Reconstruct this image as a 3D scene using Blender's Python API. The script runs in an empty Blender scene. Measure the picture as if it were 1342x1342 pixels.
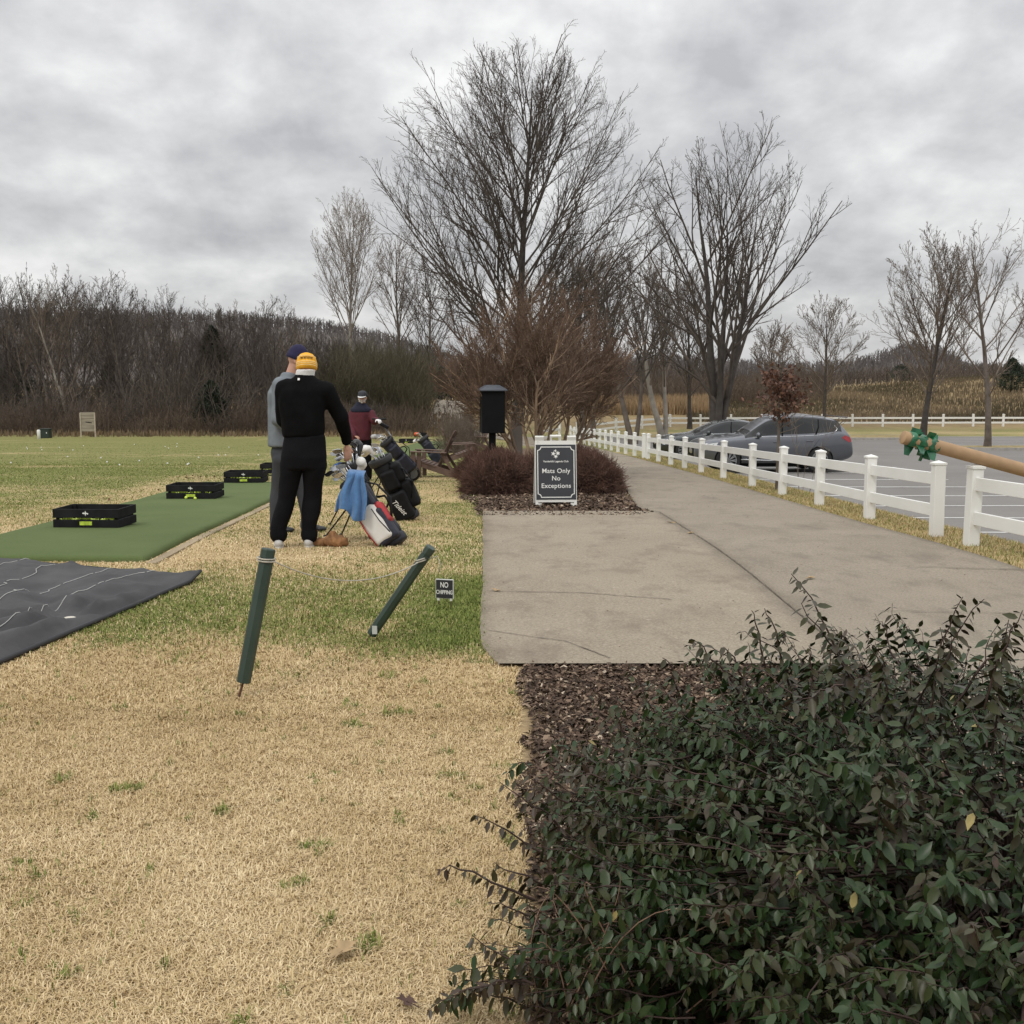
import bpy, bmesh, math, random
import numpy as np
from mathutils import Vector, Matrix, noise as mnoise
from mathutils.bvhtree import BVHTree
from math import radians as R, pi, sin, cos

# ------------------------------------------------------------------ camera, light, world
S = bpy.context.scene
C = S.collection
F = 1450.0; PITCH = math.atan(181.0/F); CAMZ = 1.6
cam_d = bpy.data.cameras.new('camera'); cam = bpy.data.objects.new('camera', cam_d); C.objects.link(cam)
cam.location = (0, 0, CAMZ); cam.rotation_euler = (pi/2-PITCH, 0, 0)
cam_d.sensor_width = 36; cam_d.lens = 36*F/1342; cam_d.clip_start = .05; cam_d.clip_end = 3000
S.camera = cam
S.view_settings.view_transform = 'Standard'; S.view_settings.look = 'None'
S.view_settings.exposure = 0.0; S.view_settings.gamma = 1
SUN_EL, SUN_AZ = 48, 215          # azimuth clockwise from +Y
W = bpy.data.worlds.new('World'); S.world = W; W.use_nodes = True
nt = W.node_tree; nt.nodes.clear()
def N(t, **k):
    n = nt.nodes.new(t)
    for a, b in k.items(): setattr(n, a, b)
    return n
def lk(a, b): nt.links.new(a, b)
def math_node(op, a, b=None, clamp=False):
    n = N('ShaderNodeMath', operation=op, use_clamp=clamp)
    for i, v in enumerate((a, b)):
        if v is None: continue
        if isinstance(v, (int, float)): n.inputs[i].default_value = v
        else: lk(v, n.inputs[i])
    return n.outputs[0]
out = N('ShaderNodeOutputWorld')
sky = N('ShaderNodeTexSky', sky_type='NISHITA', sun_disc=False)
sky.sun_elevation = R(SUN_EL); sky.sun_rotation = R(SUN_AZ)
b1 = N('ShaderNodeBackground'); b1.inputs[1].default_value = .1; lk(sky.outputs[0], b1.inputs[0])
tc = N('ShaderNodeTexCoord'); sx = N('ShaderNodeSeparateXYZ'); lk(tc.outputs['Generated'], sx.inputs[0])
zz = math_node('MAXIMUM', sx.outputs[2], 0.0)
zd = math_node('ADD', zz, .42)
cx = math_node('DIVIDE', sx.outputs[0], zd); cy = math_node('DIVIDE', sx.outputs[1], zd)
cb = N('ShaderNodeCombineXYZ'); lk(math_node('MULTIPLY', cx, 1.15), cb.inputs[0]); lk(cy, cb.inputs[1])
n1 = N('ShaderNodeTexNoise'); n1.inputs['Scale'].default_value = 4.6; n1.inputs['Detail'].default_value = 10; n1.inputs['Roughness'].default_value = .56; n1.inputs['Distortion'].default_value = .08
n2 = N('ShaderNodeTexNoise'); n2.inputs['Scale'].default_value = 1.3; n2.inputs['Detail'].default_value = 3
lk(cb.outputs[0], n1.inputs[0]); lk(cb.outputs[0], n2.inputs[0])
mixn = math_node('ADD', math_node('MULTIPLY', n1.outputs[0], .62), math_node('MULTIPLY', n2.outputs[0], .38))
ramp = N('ShaderNodeValToRGB'); lk(mixn, ramp.inputs[0])
e = ramp.color_ramp.elements
e[0].position = .37; e[0].color = (.47, .475, .49, 1); e[1].position = .64; e[1].color = (.90, .90, .89, 1)
m = ramp.color_ramp.elements.new(.5); m.color = (.66, .66, .665, 1)
# overcast sky is brighter towards the zenith
lum = math_node('ADD', math_node('MULTIPLY', math_node('POWER', zz, 1.6), 1.9), 1.0)
vm = N('ShaderNodeVectorMath', operation='SCALE'); lk(ramp.outputs[0], vm.inputs[0]); lk(lum, vm.inputs['Scale'])
b2 = N('ShaderNodeBackground'); lk(vm.outputs[0], b2.inputs[0]); b2.inputs[1].default_value = .95
ms = N('ShaderNodeMixShader'); ms.inputs[0].default_value = .95
lk(b1.outputs[0], ms.inputs[1]); lk(b2.outputs[0], ms.inputs[2]); lk(ms.outputs[0], out.inputs[0])
sd = bpy.data.lights.new('sun', 'SUN'); sd.energy = 1.0; sd.angle = R(14); sd.color = (1, .95, .87)
sun = bpy.data.objects.new('sun', sd); C.objects.link(sun)
az = R(SUN_AZ); el = R(SUN_EL)
dv = Vector((sin(az)*cos(el), cos(az)*cos(el), sin(el)))
sun.rotation_euler = dv.to_track_quat('Z', 'Y').to_euler()

# ------------------------------------------------------------------ helpers
def ray(px, py):
    v = (px-671)/F; w = -(py-671)/F
    return Vector((v, cos(PITCH)+w*sin(PITCH), -sin(PITCH)+w*cos(PITCH)))
def at(px, py, Y):
    d = ray(px, py); return Vector((0, 0, CAMZ))+d*(Y/d.y)
def sstep(a, b, x):
    t = np.clip((x-a)/(b-a), 0, 1); return t*t*(3-2*t)
def fence_x(y):
    return np.interp(y, [0, 8, 13, 23, 27, 31.7, 37, 41.3, 45.6, 50, 54.2, 60], [4.55, 4.5, 4.36, 4.36, 4.29, 4.2, 4.1, 3.96, 3.85, 3.72, 3.55, 3.2])
def vnoise(x, y, s, seed=0):
    x = np.asarray(x, float)*s; y = np.asarray(y, float)*s
    xi = np.floor(x); yi = np.floor(y); fx = x-xi; fy = y-yi
    fx = fx*fx*(3-2*fx); fy = fy*fy*(3-2*fy)
    def h(a, b):
        v = np.sin(a*127.1+b*311.7+seed*74.7)*43758.5453
        return v-np.floor(v)
    return (h(xi, yi)*(1-fx)+h(xi+1, yi)*fx)*(1-fy)+(h(xi, yi+1)*(1-fx)+h(xi+1, yi+1)*fx)*fy
def fbm(x, y, s, seed=0, o=4):
    t = 0; a = .5; w = 0
    for i in range(o):
        t = t+a*vnoise(x, y, s*2**i, seed+i); w += a; a *= .55
    return t/w
def H(x, y):
    x = np.asarray(x, float); y = np.asarray(y, float)
    s = y-9.5
    ramp = np.where(s < -1.5, 0, np.where(s > 1.5, s, (s+1.5)**2/6))
    ramp = np.where(ramp > 46, 46+4.5*(1-np.exp(-(ramp-46)/4.5)), ramp)
    P = -.0407*ramp
    L = -1.4-.65*sstep(33, 64, y)
    w = sstep(0, 1, (x-(fence_x(y)+.5))/1.5)*(1-sstep(58, 64, y))
    z = P*(1-w)+L*w
    # rough hill beyond the far fence, on the right
    a = sstep(0, 45, x-y*.16)
    hill = (.4+2.6*a)*sstep(84, 140, y)*sstep(5, 25, x)*(1-.5*sstep(220, 330, y))
    z = z+hill+hill*.35*(fbm(x, y, .045, 5)-.5)*2
    # bank under the tree line on the left
    z = z+1.3*sstep(62, 92, y)*sstep(-5, -16, x)
    # straw mound in the middle
    z = z+1.35*np.exp(-(((x+6.5)/7)**2+((y-96)/13)**2))
    z = z+.02*(fbm(x, y, .7, 9)-.5)*sstep(2, 8, y)*(1-sstep(-.6, -.2, x)*(1-sstep(4.3, 5, x)))
    return z
def hz(x, y): return float(H(x, y))
def gp(px, py):
    d = ray(px, py); t = 1.0; o = Vector((0, 0, CAMZ))
    lo = 1.0; st = .05
    while t < 500:
        p = o+d*t
        if p.z < hz(p.x, p.y):
            a, b = t-st, t
            for _ in range(20):
                m_ = (a+b)/2; p = o+d*m_
                if p.z < hz(p.x, p.y): b = m_
                else: a = m_
            p = o+d*b; return Vector((p.x, p.y, hz(p.x, p.y)))
        st = max(.05, t*.01); t += st
    return o+d*300

def tag(o, label=None, cat=None, group=None, kind=None):
    if label: o['label'] = label
    if cat: o['category'] = cat
    if group: o['group'] = group
    if kind: o['kind'] = kind
    return o
def thing(name, label, cat, loc=(0, 0, 0), rz=0, group=None, rot=None):
    o = bpy.data.objects.new(name, None); C.objects.link(o)
    o.location = loc; o.rotation_euler = rot if rot else (0, 0, rz)
    o.empty_display_size = .2
    return tag(o, label, cat, group)
def copy_thing(root, loc, rz=None, label=None, group=None, scale=None):
    def rec(o, par):
        c = o.copy(); C.objects.link(c)
        if par is not None: c.parent = par
        for k in [q for q in bpy.data.objects if q.parent == o]: rec(k, c)
        return c
    c = rec(root, None); c.location = loc
    if rz is not None: c.rotation_euler = (0, 0, rz)
    if scale is not None: c.scale = scale
    if label: c['label'] = label
    if group: c['group'] = group
    return c
def link(name, me, mat, parent=None, smooth=False):
    if mat is not None and not me.materials: me.materials.append(mat)
    if smooth: me.polygons.foreach_set('use_smooth', [True]*len(me.polygons))
    o = bpy.data.objects.new(name, me); C.objects.link(o)
    if parent is not None: o.parent = parent
    return o
def fast_mesh(name, V, quads=None, tris=None):
    me = bpy.data.meshes.new(name)
    V = np.asarray(V, np.float32).reshape(-1, 3)
    parts = []; starts = []; n = 0; tot = []
    if quads is not None and len(quads):
        q = np.asarray(quads, np.int32).reshape(-1, 4); parts.append(q.ravel()); starts.append(np.arange(len(q))*4); n = len(q)*4; tot += [len(q)]
    if tris is not None and len(tris):
        t = np.asarray(tris, np.int32).reshape(-1, 3); parts.append(t.ravel()); starts.append(n+np.arange(len(t))*3); tot += [len(t)]
    loops = np.concatenate(parts); st = np.concatenate(starts)
    me.vertices.add(len(V)); me.vertices.foreach_set('co', V.ravel())
    me.loops.add(len(loops)); me.loops.foreach_set('vertex_index', loops)
    me.polygons.add(len(st)); me.polygons.foreach_set('loop_start', st.astype(np.int32))
    me.update(calc_edges=True); me.validate()
    return me
def face_attr(me, name, vals):
    a = me.attributes.new(name, 'FLOAT', 'FACE'); a.data.foreach_set('value', np.asarray(vals, np.float32))
def vert_attr(me, name, vals):
    a = me.attributes.new(name, 'FLOAT', 'POINT'); a.data.foreach_set('value', np.asarray(vals, np.float32).ravel())

class MB:
    def __init__(s): s.v = []; s.f = []
    def add(s, vs, fs):
        b = len(s.v); s.v += [tuple(v) for v in vs]; s.f += [tuple(b+i for i in f) for f in fs]; return s
    def box(s, c, d, rot=None, bev=0):
        x, y, z = [q/2 for q in d]
        if bev <= 0:
            vs = [Vector((i*x, j*y, k*z)) for k in (-1, 1) for j in (-1, 1) for i in (-1, 1)]
            fs = [(0, 2, 3, 1), (4, 5, 7, 6), (0, 1, 5, 4), (2, 6, 7, 3), (0, 4, 6, 2), (1, 3, 7, 5)]
        else:
            bm = bmesh.new(); bmesh.ops.create_cube(bm, size=1)
            for v in bm.verts: v.co = Vector((v.co.x*2*x, v.co.y*2*y, v.co.z*2*z))
            bmesh.ops.bevel(bm, geom=list(bm.edges), offset=bev, segments=1, affect='EDGES')
            bm.verts.index_update(); vs = [v.co.copy() for v in bm.verts]; fs = [[v.index for v in f.verts] for f in bm.faces]; bm.free()
        if rot is not None: vs = [rot @ v for v in vs]
        c = Vector(c); return s.add([v+c for v in vs], fs)
    def bar(s, p0, p1, w, t, up=(0, 0, 1), bev=0):
        p0 = Vector(p0); p1 = Vector(p1); d = (p1-p0); L = d.length; d.normalize()
        u = Vector(up); u = (u-d*u.dot(d))
        if u.length < 1e-4: u = Vector((1, 0, 0))-d*d.x
        u.normalize(); r = d.cross(u)
        rot = Matrix((d, r, u)).transposed()
        return s.box((p0+p1)/2, (L, w, t), rot, bev)
    def tube(s, pts, rad, n=8, cap=True, flat=1.0):
        pts = [Vector(p) for p in pts]
        if isinstance(rad, (int, float)): rad = [rad]*len(pts)
        vs = []; fs = []; pu = None
        for i, p in enumerate(pts):
            d = (pts[min(i+1, len(pts)-1)]-pts[max(i-1, 0)])
            if d.length < 1e-9: d = Vector((0, 0, 1))
            d.normalize()
            if pu is None:
                a = Vector((0, 0, 1)) if abs(d.z) < .9 else Vector((1, 0, 0)); u = d.cross(a).normalized()
            else:
                u = pu-d*pu.dot(d)
                u = u.normalized() if u.length > 1e-5 else pu
            pu = u; w = d.cross(u)
            for k in range(n):
                a = 2*pi*k/n; vs.append(p+u*cos(a)*rad[i]+w*sin(a)*rad[i]*flat)
        for i in range(len(pts)-1):
            for k in range(n):
                fs.append((i*n+k, i*n+(k+1) % n, (i+1)*n+(k+1) % n, (i+1)*n+k))
        if cap:
            fs.append(tuple(range(n-1, -1, -1))); fs.append(tuple((len(pts)-1)*n+k for k in range(n)))
        return s.add(vs, fs)
    def lathe(s, prof, n=16, o=(0, 0, 0), axis='z', capped=True):
        o = Vector(o); vs = []; fs = []
        for r, z in prof:
            for k in range(n):
                a = 2*pi*k/n
                v = Vector((r*cos(a), r*sin(a), z))
                if axis == 'y': v = Vector((v.x, v.z, v.y))
                vs.append(o+v)
        for i in range(len(prof)-1):
            for k in range(n): fs.append((i*n+k, i*n+(k+1) % n, (i+1)*n+(k+1) % n, (i+1)*n+k))
        if capped: fs.append(tuple(range(n-1, -1, -1))); fs.append(tuple((len(prof)-1)*n+k for k in range(n)))
        return s.add(vs, fs)
    def loft(s, rings):                 # rings: (centre, rx, ry) horizontal ellipses
        n = 20; vs = []; fs = []
        for c, rx, ry in rings:
            for k in range(n):
                a = 2*pi*k/n; vs.append((c[0]+rx*cos(a), c[1]+ry*sin(a), c[2]))
        for i in range(len(rings)-1):
            for k in range(n): fs.append((i*n+k, i*n+(k+1) % n, (i+1)*n+(k+1) % n, (i+1)*n+k))
        fs.append(tuple(range(n-1, -1, -1))); fs.append(tuple((len(rings)-1)*n+k for k in range(n)))
        return s.add(vs, fs)
    def cap(s, p0, p1, r0, r1, n=14, flat=1.0):
        p0 = Vector(p0); p1 = Vector(p1); d = (p1-p0).normalized() if (p1-p0).length > 1e-6 else Vector((0, 0, 1))
        P = []; Rr = []
        for k in range(5):
            a = pi/2*(1-k/4*.98); P.append(p0-d*r0*sin(a)); Rr.append(max(r0*cos(a), 1e-3))
        for k in range(5):
            a = pi/2*(k/4*.98+.02); P.append(p1+d*r1*sin(a)); Rr.append(max(r1*cos(a), 1e-3))
        return s.tube(P, Rr, n, True, flat)
    def ell(s, c, r, rot=None, n=16):
        vs = []; fs = []; m_ = 10
        for i in range(m_+1):
            t = pi*(.01+.98*i/m_)
            for k in range(n):
                a = 2*pi*k/n; v = Vector((r[0]*sin(t)*cos(a), r[1]*sin(t)*sin(a), -r[2]*cos(t)))
                if rot is not None: v = rot @ v
                vs.append(v+Vector(c))
        for i in range(m_):
            for k in range(n): fs.append((i*n+k, i*n+(k+1) % n, (i+1)*n+(k+1) % n, (i+1)*n+k))
        fs.append(tuple(range(n-1, -1, -1))); fs.append(tuple(m_*n+k for k in range(n)))
        return s.add(vs, fs)
    def mesh(s, name='m'):
        me = bpy.data.meshes.new(name); me.from_pydata([tuple(v) for v in s.v], [], s.f); me.update(); return me
    def build(s, name, mat, parent=None, smooth=False, smooth_angle=None):
        me = s.mesh(name)
        o = link(name, me, mat, parent, smooth)
        if smooth_angle is not None:
            me.polygons.foreach_set('use_smooth', [True]*len(me.polygons)); me.set_sharp_from_angle(angle=R(smooth_angle))
        return o
    def blob(s, name, mat, parent, voxel=.012, it=5, fold=0, fscale=8, seed=0, sub=False):
        me = s.mesh(name); tmp = bpy.data.objects.new('tmp', me); C.objects.link(tmp)
        md = tmp.modifiers.new('r', 'REMESH'); md.mode = 'VOXEL'; md.voxel_size = voxel; md.use_smooth_shade = True
        sm = tmp.modifiers.new('s', 'SMOOTH'); sm.factor = .6; sm.iterations = it
        dg = bpy.context.evaluated_depsgraph_get(); dg.update()
        res = bpy.data.meshes.new_from_object(tmp.evaluated_get(dg), depsgraph=dg)
        bpy.data.objects.remove(tmp); bpy.data.meshes.remove(me)
        if fold:
            ns = [v.normal.copy() for v in res.vertices]
            for v, n_ in zip(res.vertices, ns):
                q = v.co*fscale+Vector((seed, seed*2, 0)); q.z *= .75
                w = mnoise.noise(q+Vector((mnoise.noise(q*.5)*2, 0, 0)))
                w2 = 1-abs(mnoise.noise(q*.7+Vector((5, 3, 1))))*2
                v.co += n_*fold*(w*.6+w2*.5)
        res.name = name
        return link(name, res, mat, parent, True)

def evaluated(o):
    dg = bpy.context.evaluated_depsgraph_get(); dg.update()
    return bpy.data.meshes.new_from_object(o.evaluated_get(dg), depsgraph=dg)

# ------------------------------------------------------------------ materials
MATS = {}
def mat(name, col, rough=.7, var=.12, scale=6, bump=0, bscale=40, metal=0, spec=.5, attr=None, col2=None, detail=4, emit=None, sheen=0, coat=0, trans=0, coords='Object', stretch=None):
    if name in MATS: return MATS[name]
    m_ = bpy.data.materials.new(name); m_.use_nodes = True; t = m_.node_tree; p = t.nodes['Principled BSDF']
    p.inputs['Roughness'].default_value = rough; p.inputs['Metallic'].default_value = metal
    p.inputs['Specular IOR Level'].default_value = spec
    if coat: p.inputs['Coat Weight'].default_value = coat
    if sheen: p.inputs['Sheen Weight'].default_value = sheen
    c = t.nodes.new('ShaderNodeTexCoord'); n_ = t.nodes.new('ShaderNodeTexNoise'); n_.inputs['Scale'].default_value = scale; n_.inputs['Detail'].default_value = detail
    src = c.outputs[coords]
    if stretch:
        mp = t.nodes.new('ShaderNodeMapping'); mp.inputs['Scale'].default_value = stretch; t.links.new(src, mp.inputs[0]); src = mp.outputs[0]
    t.links.new(src, n_.inputs[0])
    r_ = t.nodes.new('ShaderNodeValToRGB'); a, b = r_.color_ramp.elements
    a.position = .3; b.position = .7
    c2 = col2 if col2 else [min(1, q*(1+var)) for q in col]
    c1 = col if col2 else [q*(1-var) for q in col]
    a.color = (*c1, 1); b.color = (*c2, 1)
    if attr:
        at_ = t.nodes.new('ShaderNodeAttribute'); at_.attribute_name = attr
        a.position = 0; b.position = 1
        t.links.new(at_.outputs['Fac'], r_.inputs[0])
    else: t.links.new(n_.outputs[0], r_.inputs[0])
    t.links.new(r_.outputs[0], p.inputs['Base Color'])
    if bump:
        nb = t.nodes.new('ShaderNodeTexNoise'); nb.inputs['Scale'].default_value = bscale; nb.inputs['Detail'].default_value = 5
        t.links.new(src, nb.inputs[0])
        bp = t.nodes.new('ShaderNodeBump'); bp.inputs['Strength'].default_value = .6; bp.inputs['Distance'].default_value = bump
        t.links.new(nb.outputs[0], bp.inputs['Height']); t.links.new(bp.outputs[0], p.inputs['Normal'])
    if trans:
        p.inputs['Subsurface Weight'].default_value = 0
    MATS[name] = m_; return m_
class NT:
    """short helper for hand-made node materials"""
    def __init__(s, name):
        s.m = bpy.data.materials.new(name); s.m.use_nodes = True; s.t = s.m.node_tree; s.p = s.t.nodes['Principled BSDF']
        s.tc = s.t.nodes.new('ShaderNodeTexCoord'); s.p.inputs['Specular IOR Level'].default_value = .25
    def noise(s, scale, detail=4, rough=.5, stretch=None, out=0):
        n_ = s.t.nodes.new('ShaderNodeTexNoise'); n_.inputs['Scale'].default_value = scale; n_.inputs['Detail'].default_value = detail; n_.inputs['Roughness'].default_value = rough
        src = s.tc.outputs['Object']
        if stretch:
            mp = s.t.nodes.new('ShaderNodeMapping'); mp.inputs['Scale'].default_value = stretch; s.t.links.new(src, mp.inputs[0]); src = mp.outputs[0]
        s.t.links.new(src, n_.inputs[0]); return n_.outputs[out]
    def attr(s, name):
        a = s.t.nodes.new('ShaderNodeAttribute'); a.attribute_name = name; return a.outputs['Fac']
    def ramp(s, fac, stops):
        r_ = s.t.nodes.new('ShaderNodeValToRGB'); el_ = r_.color_ramp.elements
        while len(el_) < len(stops): el_.new(.5)
        for e_, (p_, c_) in zip(el_, stops):
            e_.position = p_; e_.color = (*c_, 1) if not isinstance(c_, (int, float)) else (c_, c_, c_, 1)
        s.t.links.new(fac, r_.inputs[0]); return r_.outputs[0]
    def mix(s, fac, a, b, mode='MIX'):
        n_ = s.t.nodes.new('ShaderNodeMix'); n_.data_type = 'RGBA'; n_.blend_type = mode
        if isinstance(fac, (int, float)): n_.inputs[0].default_value = fac
        else: s.t.links.new(fac, n_.inputs[0])
        for i, q in ((6, a), (7, b)):
            if isinstance(q, tuple): n_.inputs[i].default_value = (*q, 1)
            else: s.t.links.new(q, n_.inputs[i])
        return n_.outputs[2]
    def math(s, op, a, b=0.0):
        n_ = s.t.nodes.new('ShaderNodeMath'); n_.operation = op
        for i, q in enumerate((a, b)):
            if isinstance(q, (int, float)): n_.inputs[i].default_value = q
            else: s.t.links.new(q, n_.inputs[i])
        return n_.outputs[0]
    def bump(s, h, dist, strength=.8):
        b = s.t.nodes.new('ShaderNodeBump'); b.inputs['Distance'].default_value = dist; b.inputs['Strength'].default_value = strength
        s.t.links.new(h, b.inputs['Height']); s.t.links.new(b.outputs[0], s.p.inputs['Normal'])
    def done(s, col, rough=.9):
        s.t.links.new(col, s.p.inputs['Base Color']); s.p.inputs['Roughness'].default_value = rough; return s.m

# ------------------------------------------------------------------ ground
STRAW1 = (.47, .345, .175); STRAW2 = (.66, .51, .29)
MX0, MX1 = -3.17, -5.05      # green mat right and left edge near end
def mat_right(y): return -3.17-.058*(y-9.45)
def mat_left(y): return mat_right(y)-1.95
def greenness(x, y):
    x = np.asarray(x, float); y = np.asarray(y, float)
    n_ = fbm(x, y, 1.3, 3); n2_ = fbm(x, y, 5, 17)
    g = .02+0*x
    band = sstep(5.7, 7.3, y+.8*(n_-.5)*2)*(1-sstep(7.8, 9.8, y+(n_-.5)*2))
    g = np.maximum(g, band*.46)
    edge = sstep(-1.1, -.35, x)*sstep(5.9, 6.5, y)*(1-sstep(8.2, 9.3, y)); g = np.maximum(g, edge*.95)
    g = np.maximum(g, .26*sstep(9, 13, y))
    g = np.maximum(g, .42*sstep(-2.0, -.6, x)*sstep(8.5, 10, y))
    g = np.maximum(g, .62*sstep(16, 24, y))
    rng_ = sstep(.2, 1.6, mat_left(y)-x)*sstep(10, 13, y)
    g = np.maximum(g, rng_*(.50+.36*sstep(13, 26, y)))
    g = g+(n_-.5)*.7*np.minimum(g*3, 1)+(n2_-.5)*.35*np.minimum(g*3, 1)
    st = fbm(x*.25, y, .35, 23)                   # mower streaks on the range
    g = g+(st-.5)*.8*sstep(15, 25, y)
    return np.clip(g, 0, 1)
def bed_left(y): return np.interp(y, [14, 15, 17, 22, 30], [-.42, -.5, -.75, -.95, -.9])
def bed_right(y): return np.interp(y, [13.4, 14.3, 15, 17, 20, 30, 40, 46, 52], [1.55, 1.85, 1.72, 1.85, 2.0, 2.1, 2.1, 1.7, .3])
def mulchness(x, y):
    x = np.asarray(x, float); y = np.asarray(y, float)
    n_ = (fbm(x, y, 3, 31)-.5)*.25
    b = sstep(-.06, .06, x+n_-bed_left(y))*sstep(.06, -.06, x-bed_right(y))*sstep(13.6, 13.8, y)*(1-sstep(44, 50, y))
    f = sstep(-.04, .1, x-.03+n_*.7)*(1-sstep(6.2, 6.3, y))
    return np.clip(np.maximum(b, f), 0, 1)
def axis(dense0, dense1, st, lo, hi, g=1.09):
    a = list(np.arange(dense0, dense1, st)); s_ = st
    while a[-1] < hi: s_ *= g; a.append(a[-1]+s_)
    s_ = st; b = [a[0]]
    while b[-1] > lo: s_ *= g; b.append(b[-1]-s_)
    return np.array(b[::-1][:-1]+a)
def grid_mesh(name, xs, ys, zf):
    X, Y = np.meshgrid(xs, ys); Z = zf(X, Y)
    V = np.stack([X, Y, Z], -1).reshape(-1, 3); nx = len(xs); ny = len(ys)
    i = np.arange(nx-1)[None, :]+np.arange(ny-1)[:, None]*nx
    q = np.stack([i, i+1, i+1+nx, i+nx], -1).reshape(-1, 4)
    return fast_mesh(name, V, q), X, Y
xs = axis(-5.5, 5.5, .11, -900, 900); ys = axis(1.5, 22, .12, -60, 1300, 1.05)
gm, GX, GY = grid_mesh('ground', xs, ys, H)
vert_attr(gm, 'green', greenness(GX, GY)); vert_attr(gm, 'mulch', mulchness(GX, GY))
far = sstep(68, 80, GY)+sstep(60, 75, GY)*sstep(-5, -16, GX)
rough_g = np.clip(far, 0, 1); vert_attr(gm, 'rough', rough_g)
g = NT('turf ground')
straw = g.ramp(g.noise(45, 6, .65), [(.3, (.30, .215, .10)), (.5, (.46, .34, .175)), (.7, (.62, .48, .28))])
strawb = g.mix(.5, straw, g.ramp(g.noise(1.2, 5, .6), [(.3, (.40, .29, .15)), (.7, (.58, .44, .25))]))
green = g.ramp(g.noise(30, 5, .6), [(.3, (.11, .115, .032)), (.55, (.20, .20, .065)), (.75, (.36, .31, .135))])
gfac = g.ramp(g.math('ADD', g.attr('green'), g.math('MULTIPLY', g.math('SUBTRACT', g.noise(7, 5, .6), .5), .55)), [(.18, 0.0), (.75, 1.0)])
c1_ = g.mix(gfac, strawb, green)
mul = g.ramp(g.noise(28, 6, .7), [(.3, (.035, .022, .015)), (.5, (.11, .07, .045)), (.72, (.30, .22, .15))])
c2_ = g.mix(g.attr('mulch'), c1_, mul)
rg = g.ramp(g.noise(.12, 8, .7), [(.3, (.10, .07, .035)), (.45, (.19, .135, .065)), (.58, (.29, .21, .10)), (.72, (.13, .12, .04))])
rg2 = g.mix(.5, rg, g.ramp(g.noise(1.3, 6, .7, (1, .3, 1)), [(.3, (.09, .065, .035)), (.7, (.30, .22, .11))]))
col = g.mix(g.attr('rough'), c2_, rg2)
g.bump(g.noise(60, 5, .7), .02)
GROUND_MAT = g.done(col, .95)
ground = link('ground', gm, GROUND_MAT, None, True); tag(ground, 'straw coloured winter turf sloping away from the camera', kind='structure')

# concrete slab and cart path
pv = NT('worn concrete')
pc = pv.ramp(pv.noise(55, 8, .85), [(.34, (.12, .10, .073)), (.5, (.275, .235, .18)), (.66, (.48, .42, .335))])
pc2 = pv.mix(.40, pc, pv.ramp(pv.noise(.7, 6, .62), [(.3, (.205, .165, .118)), (.7, (.345, .29, .22))]))
pc3 = pv.mix(pv.ramp(pv.noise(2.3, 7, .7, (1.0, .55, 1)), [(.50, 0.0), (.66, .6)]), pc2, (.15, .122, .092))
pc4 = pv.mix(pv.ramp(pv.noise(13, 5, .75), [(.64, 0.0), (.70, .6)]), pc3, (.46, .41, .35))
pv.bump(pv.noise(140, 4, .7), .004); PAVE = pv.done(pc4, .9)
pv = NT('grey cart path')
pc = pv.ramp(pv.noise(55, 8, .85), [(.34, (.11, .095, .072)), (.5, (.255, .22, .172)), (.66, (.45, .40, .325))])
pc2 = pv.mix(.40, pc, pv.ramp(pv.noise(.8, 6, .62), [(.3, (.185, .152, .113)), (.7, (.315, .268, .208))]))
pc3 = pv.mix(pv.ramp(pv.noise(2.0, 7, .7, (1.0, .5, 1)), [(.50, 0.0), (.68, .6)]), pc2, (.14, .118, .094))
pv.bump(pv.noise(140, 4, .7), .004); PAVE2 = pv.done(pc3, .9)
def strip(name, ys_, xl, xr, lift, m_, nx=12, skirt=.08, label=None, kind='structure', zfun=H):
    V = []; q = []
    for y in ys_:
        a, b = float(xl(y)), float(xr(y))
        row = [(a, y, float(zfun(a, y))-skirt)]+[(a+(b-a)*k/nx, y, float(zfun(a+(b-a)*k/nx, y))+lift) for k in range(nx+1)]+[(b, y, float(zfun(b, y))-skirt)]
        V += row
    n_ = nx+3
    for j in range(len(ys_)-1):
        for k in range(n_-1): q.append((j*n_+k, j*n_+k+1, (j+1)*n_+k+1, (j+1)*n_+k))
    me = fast_mesh(name, V, q); o = link(name, me, m_); o['kind'] = kind
    if label: o['label'] = label
    return o
wob = lambda y, s_: .004*math.sin(y*3.1+s_)+.003*math.sin(y*7.7+s_*2)
slab_ys = np.linspace(5.93, 14.35, 60)
def slab_l(y): return float(np.interp(y, [5.93, 6.4, 9, 14.35], [-.07, -.19, -.24, -.38]))+wob(y, 1)
strip('patio_slab', slab_ys, slab_l, lambda y: 1.895, .022, PAVE, label='pale worn concrete slab in front of the shrub bed')
PY = np.concatenate([np.linspace(4.2, 20, 50), np.linspace(20.5, 57, 40)])
strip('cart_path', PY, lambda y: 1.91 if y < 14.2 else float(bed_right(y))+wob(y, 2), lambda y: float(fence_x(y))-.28+wob(y, 4), .018, PAVE2, 16, label='grey cart path running along the white fence')
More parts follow.
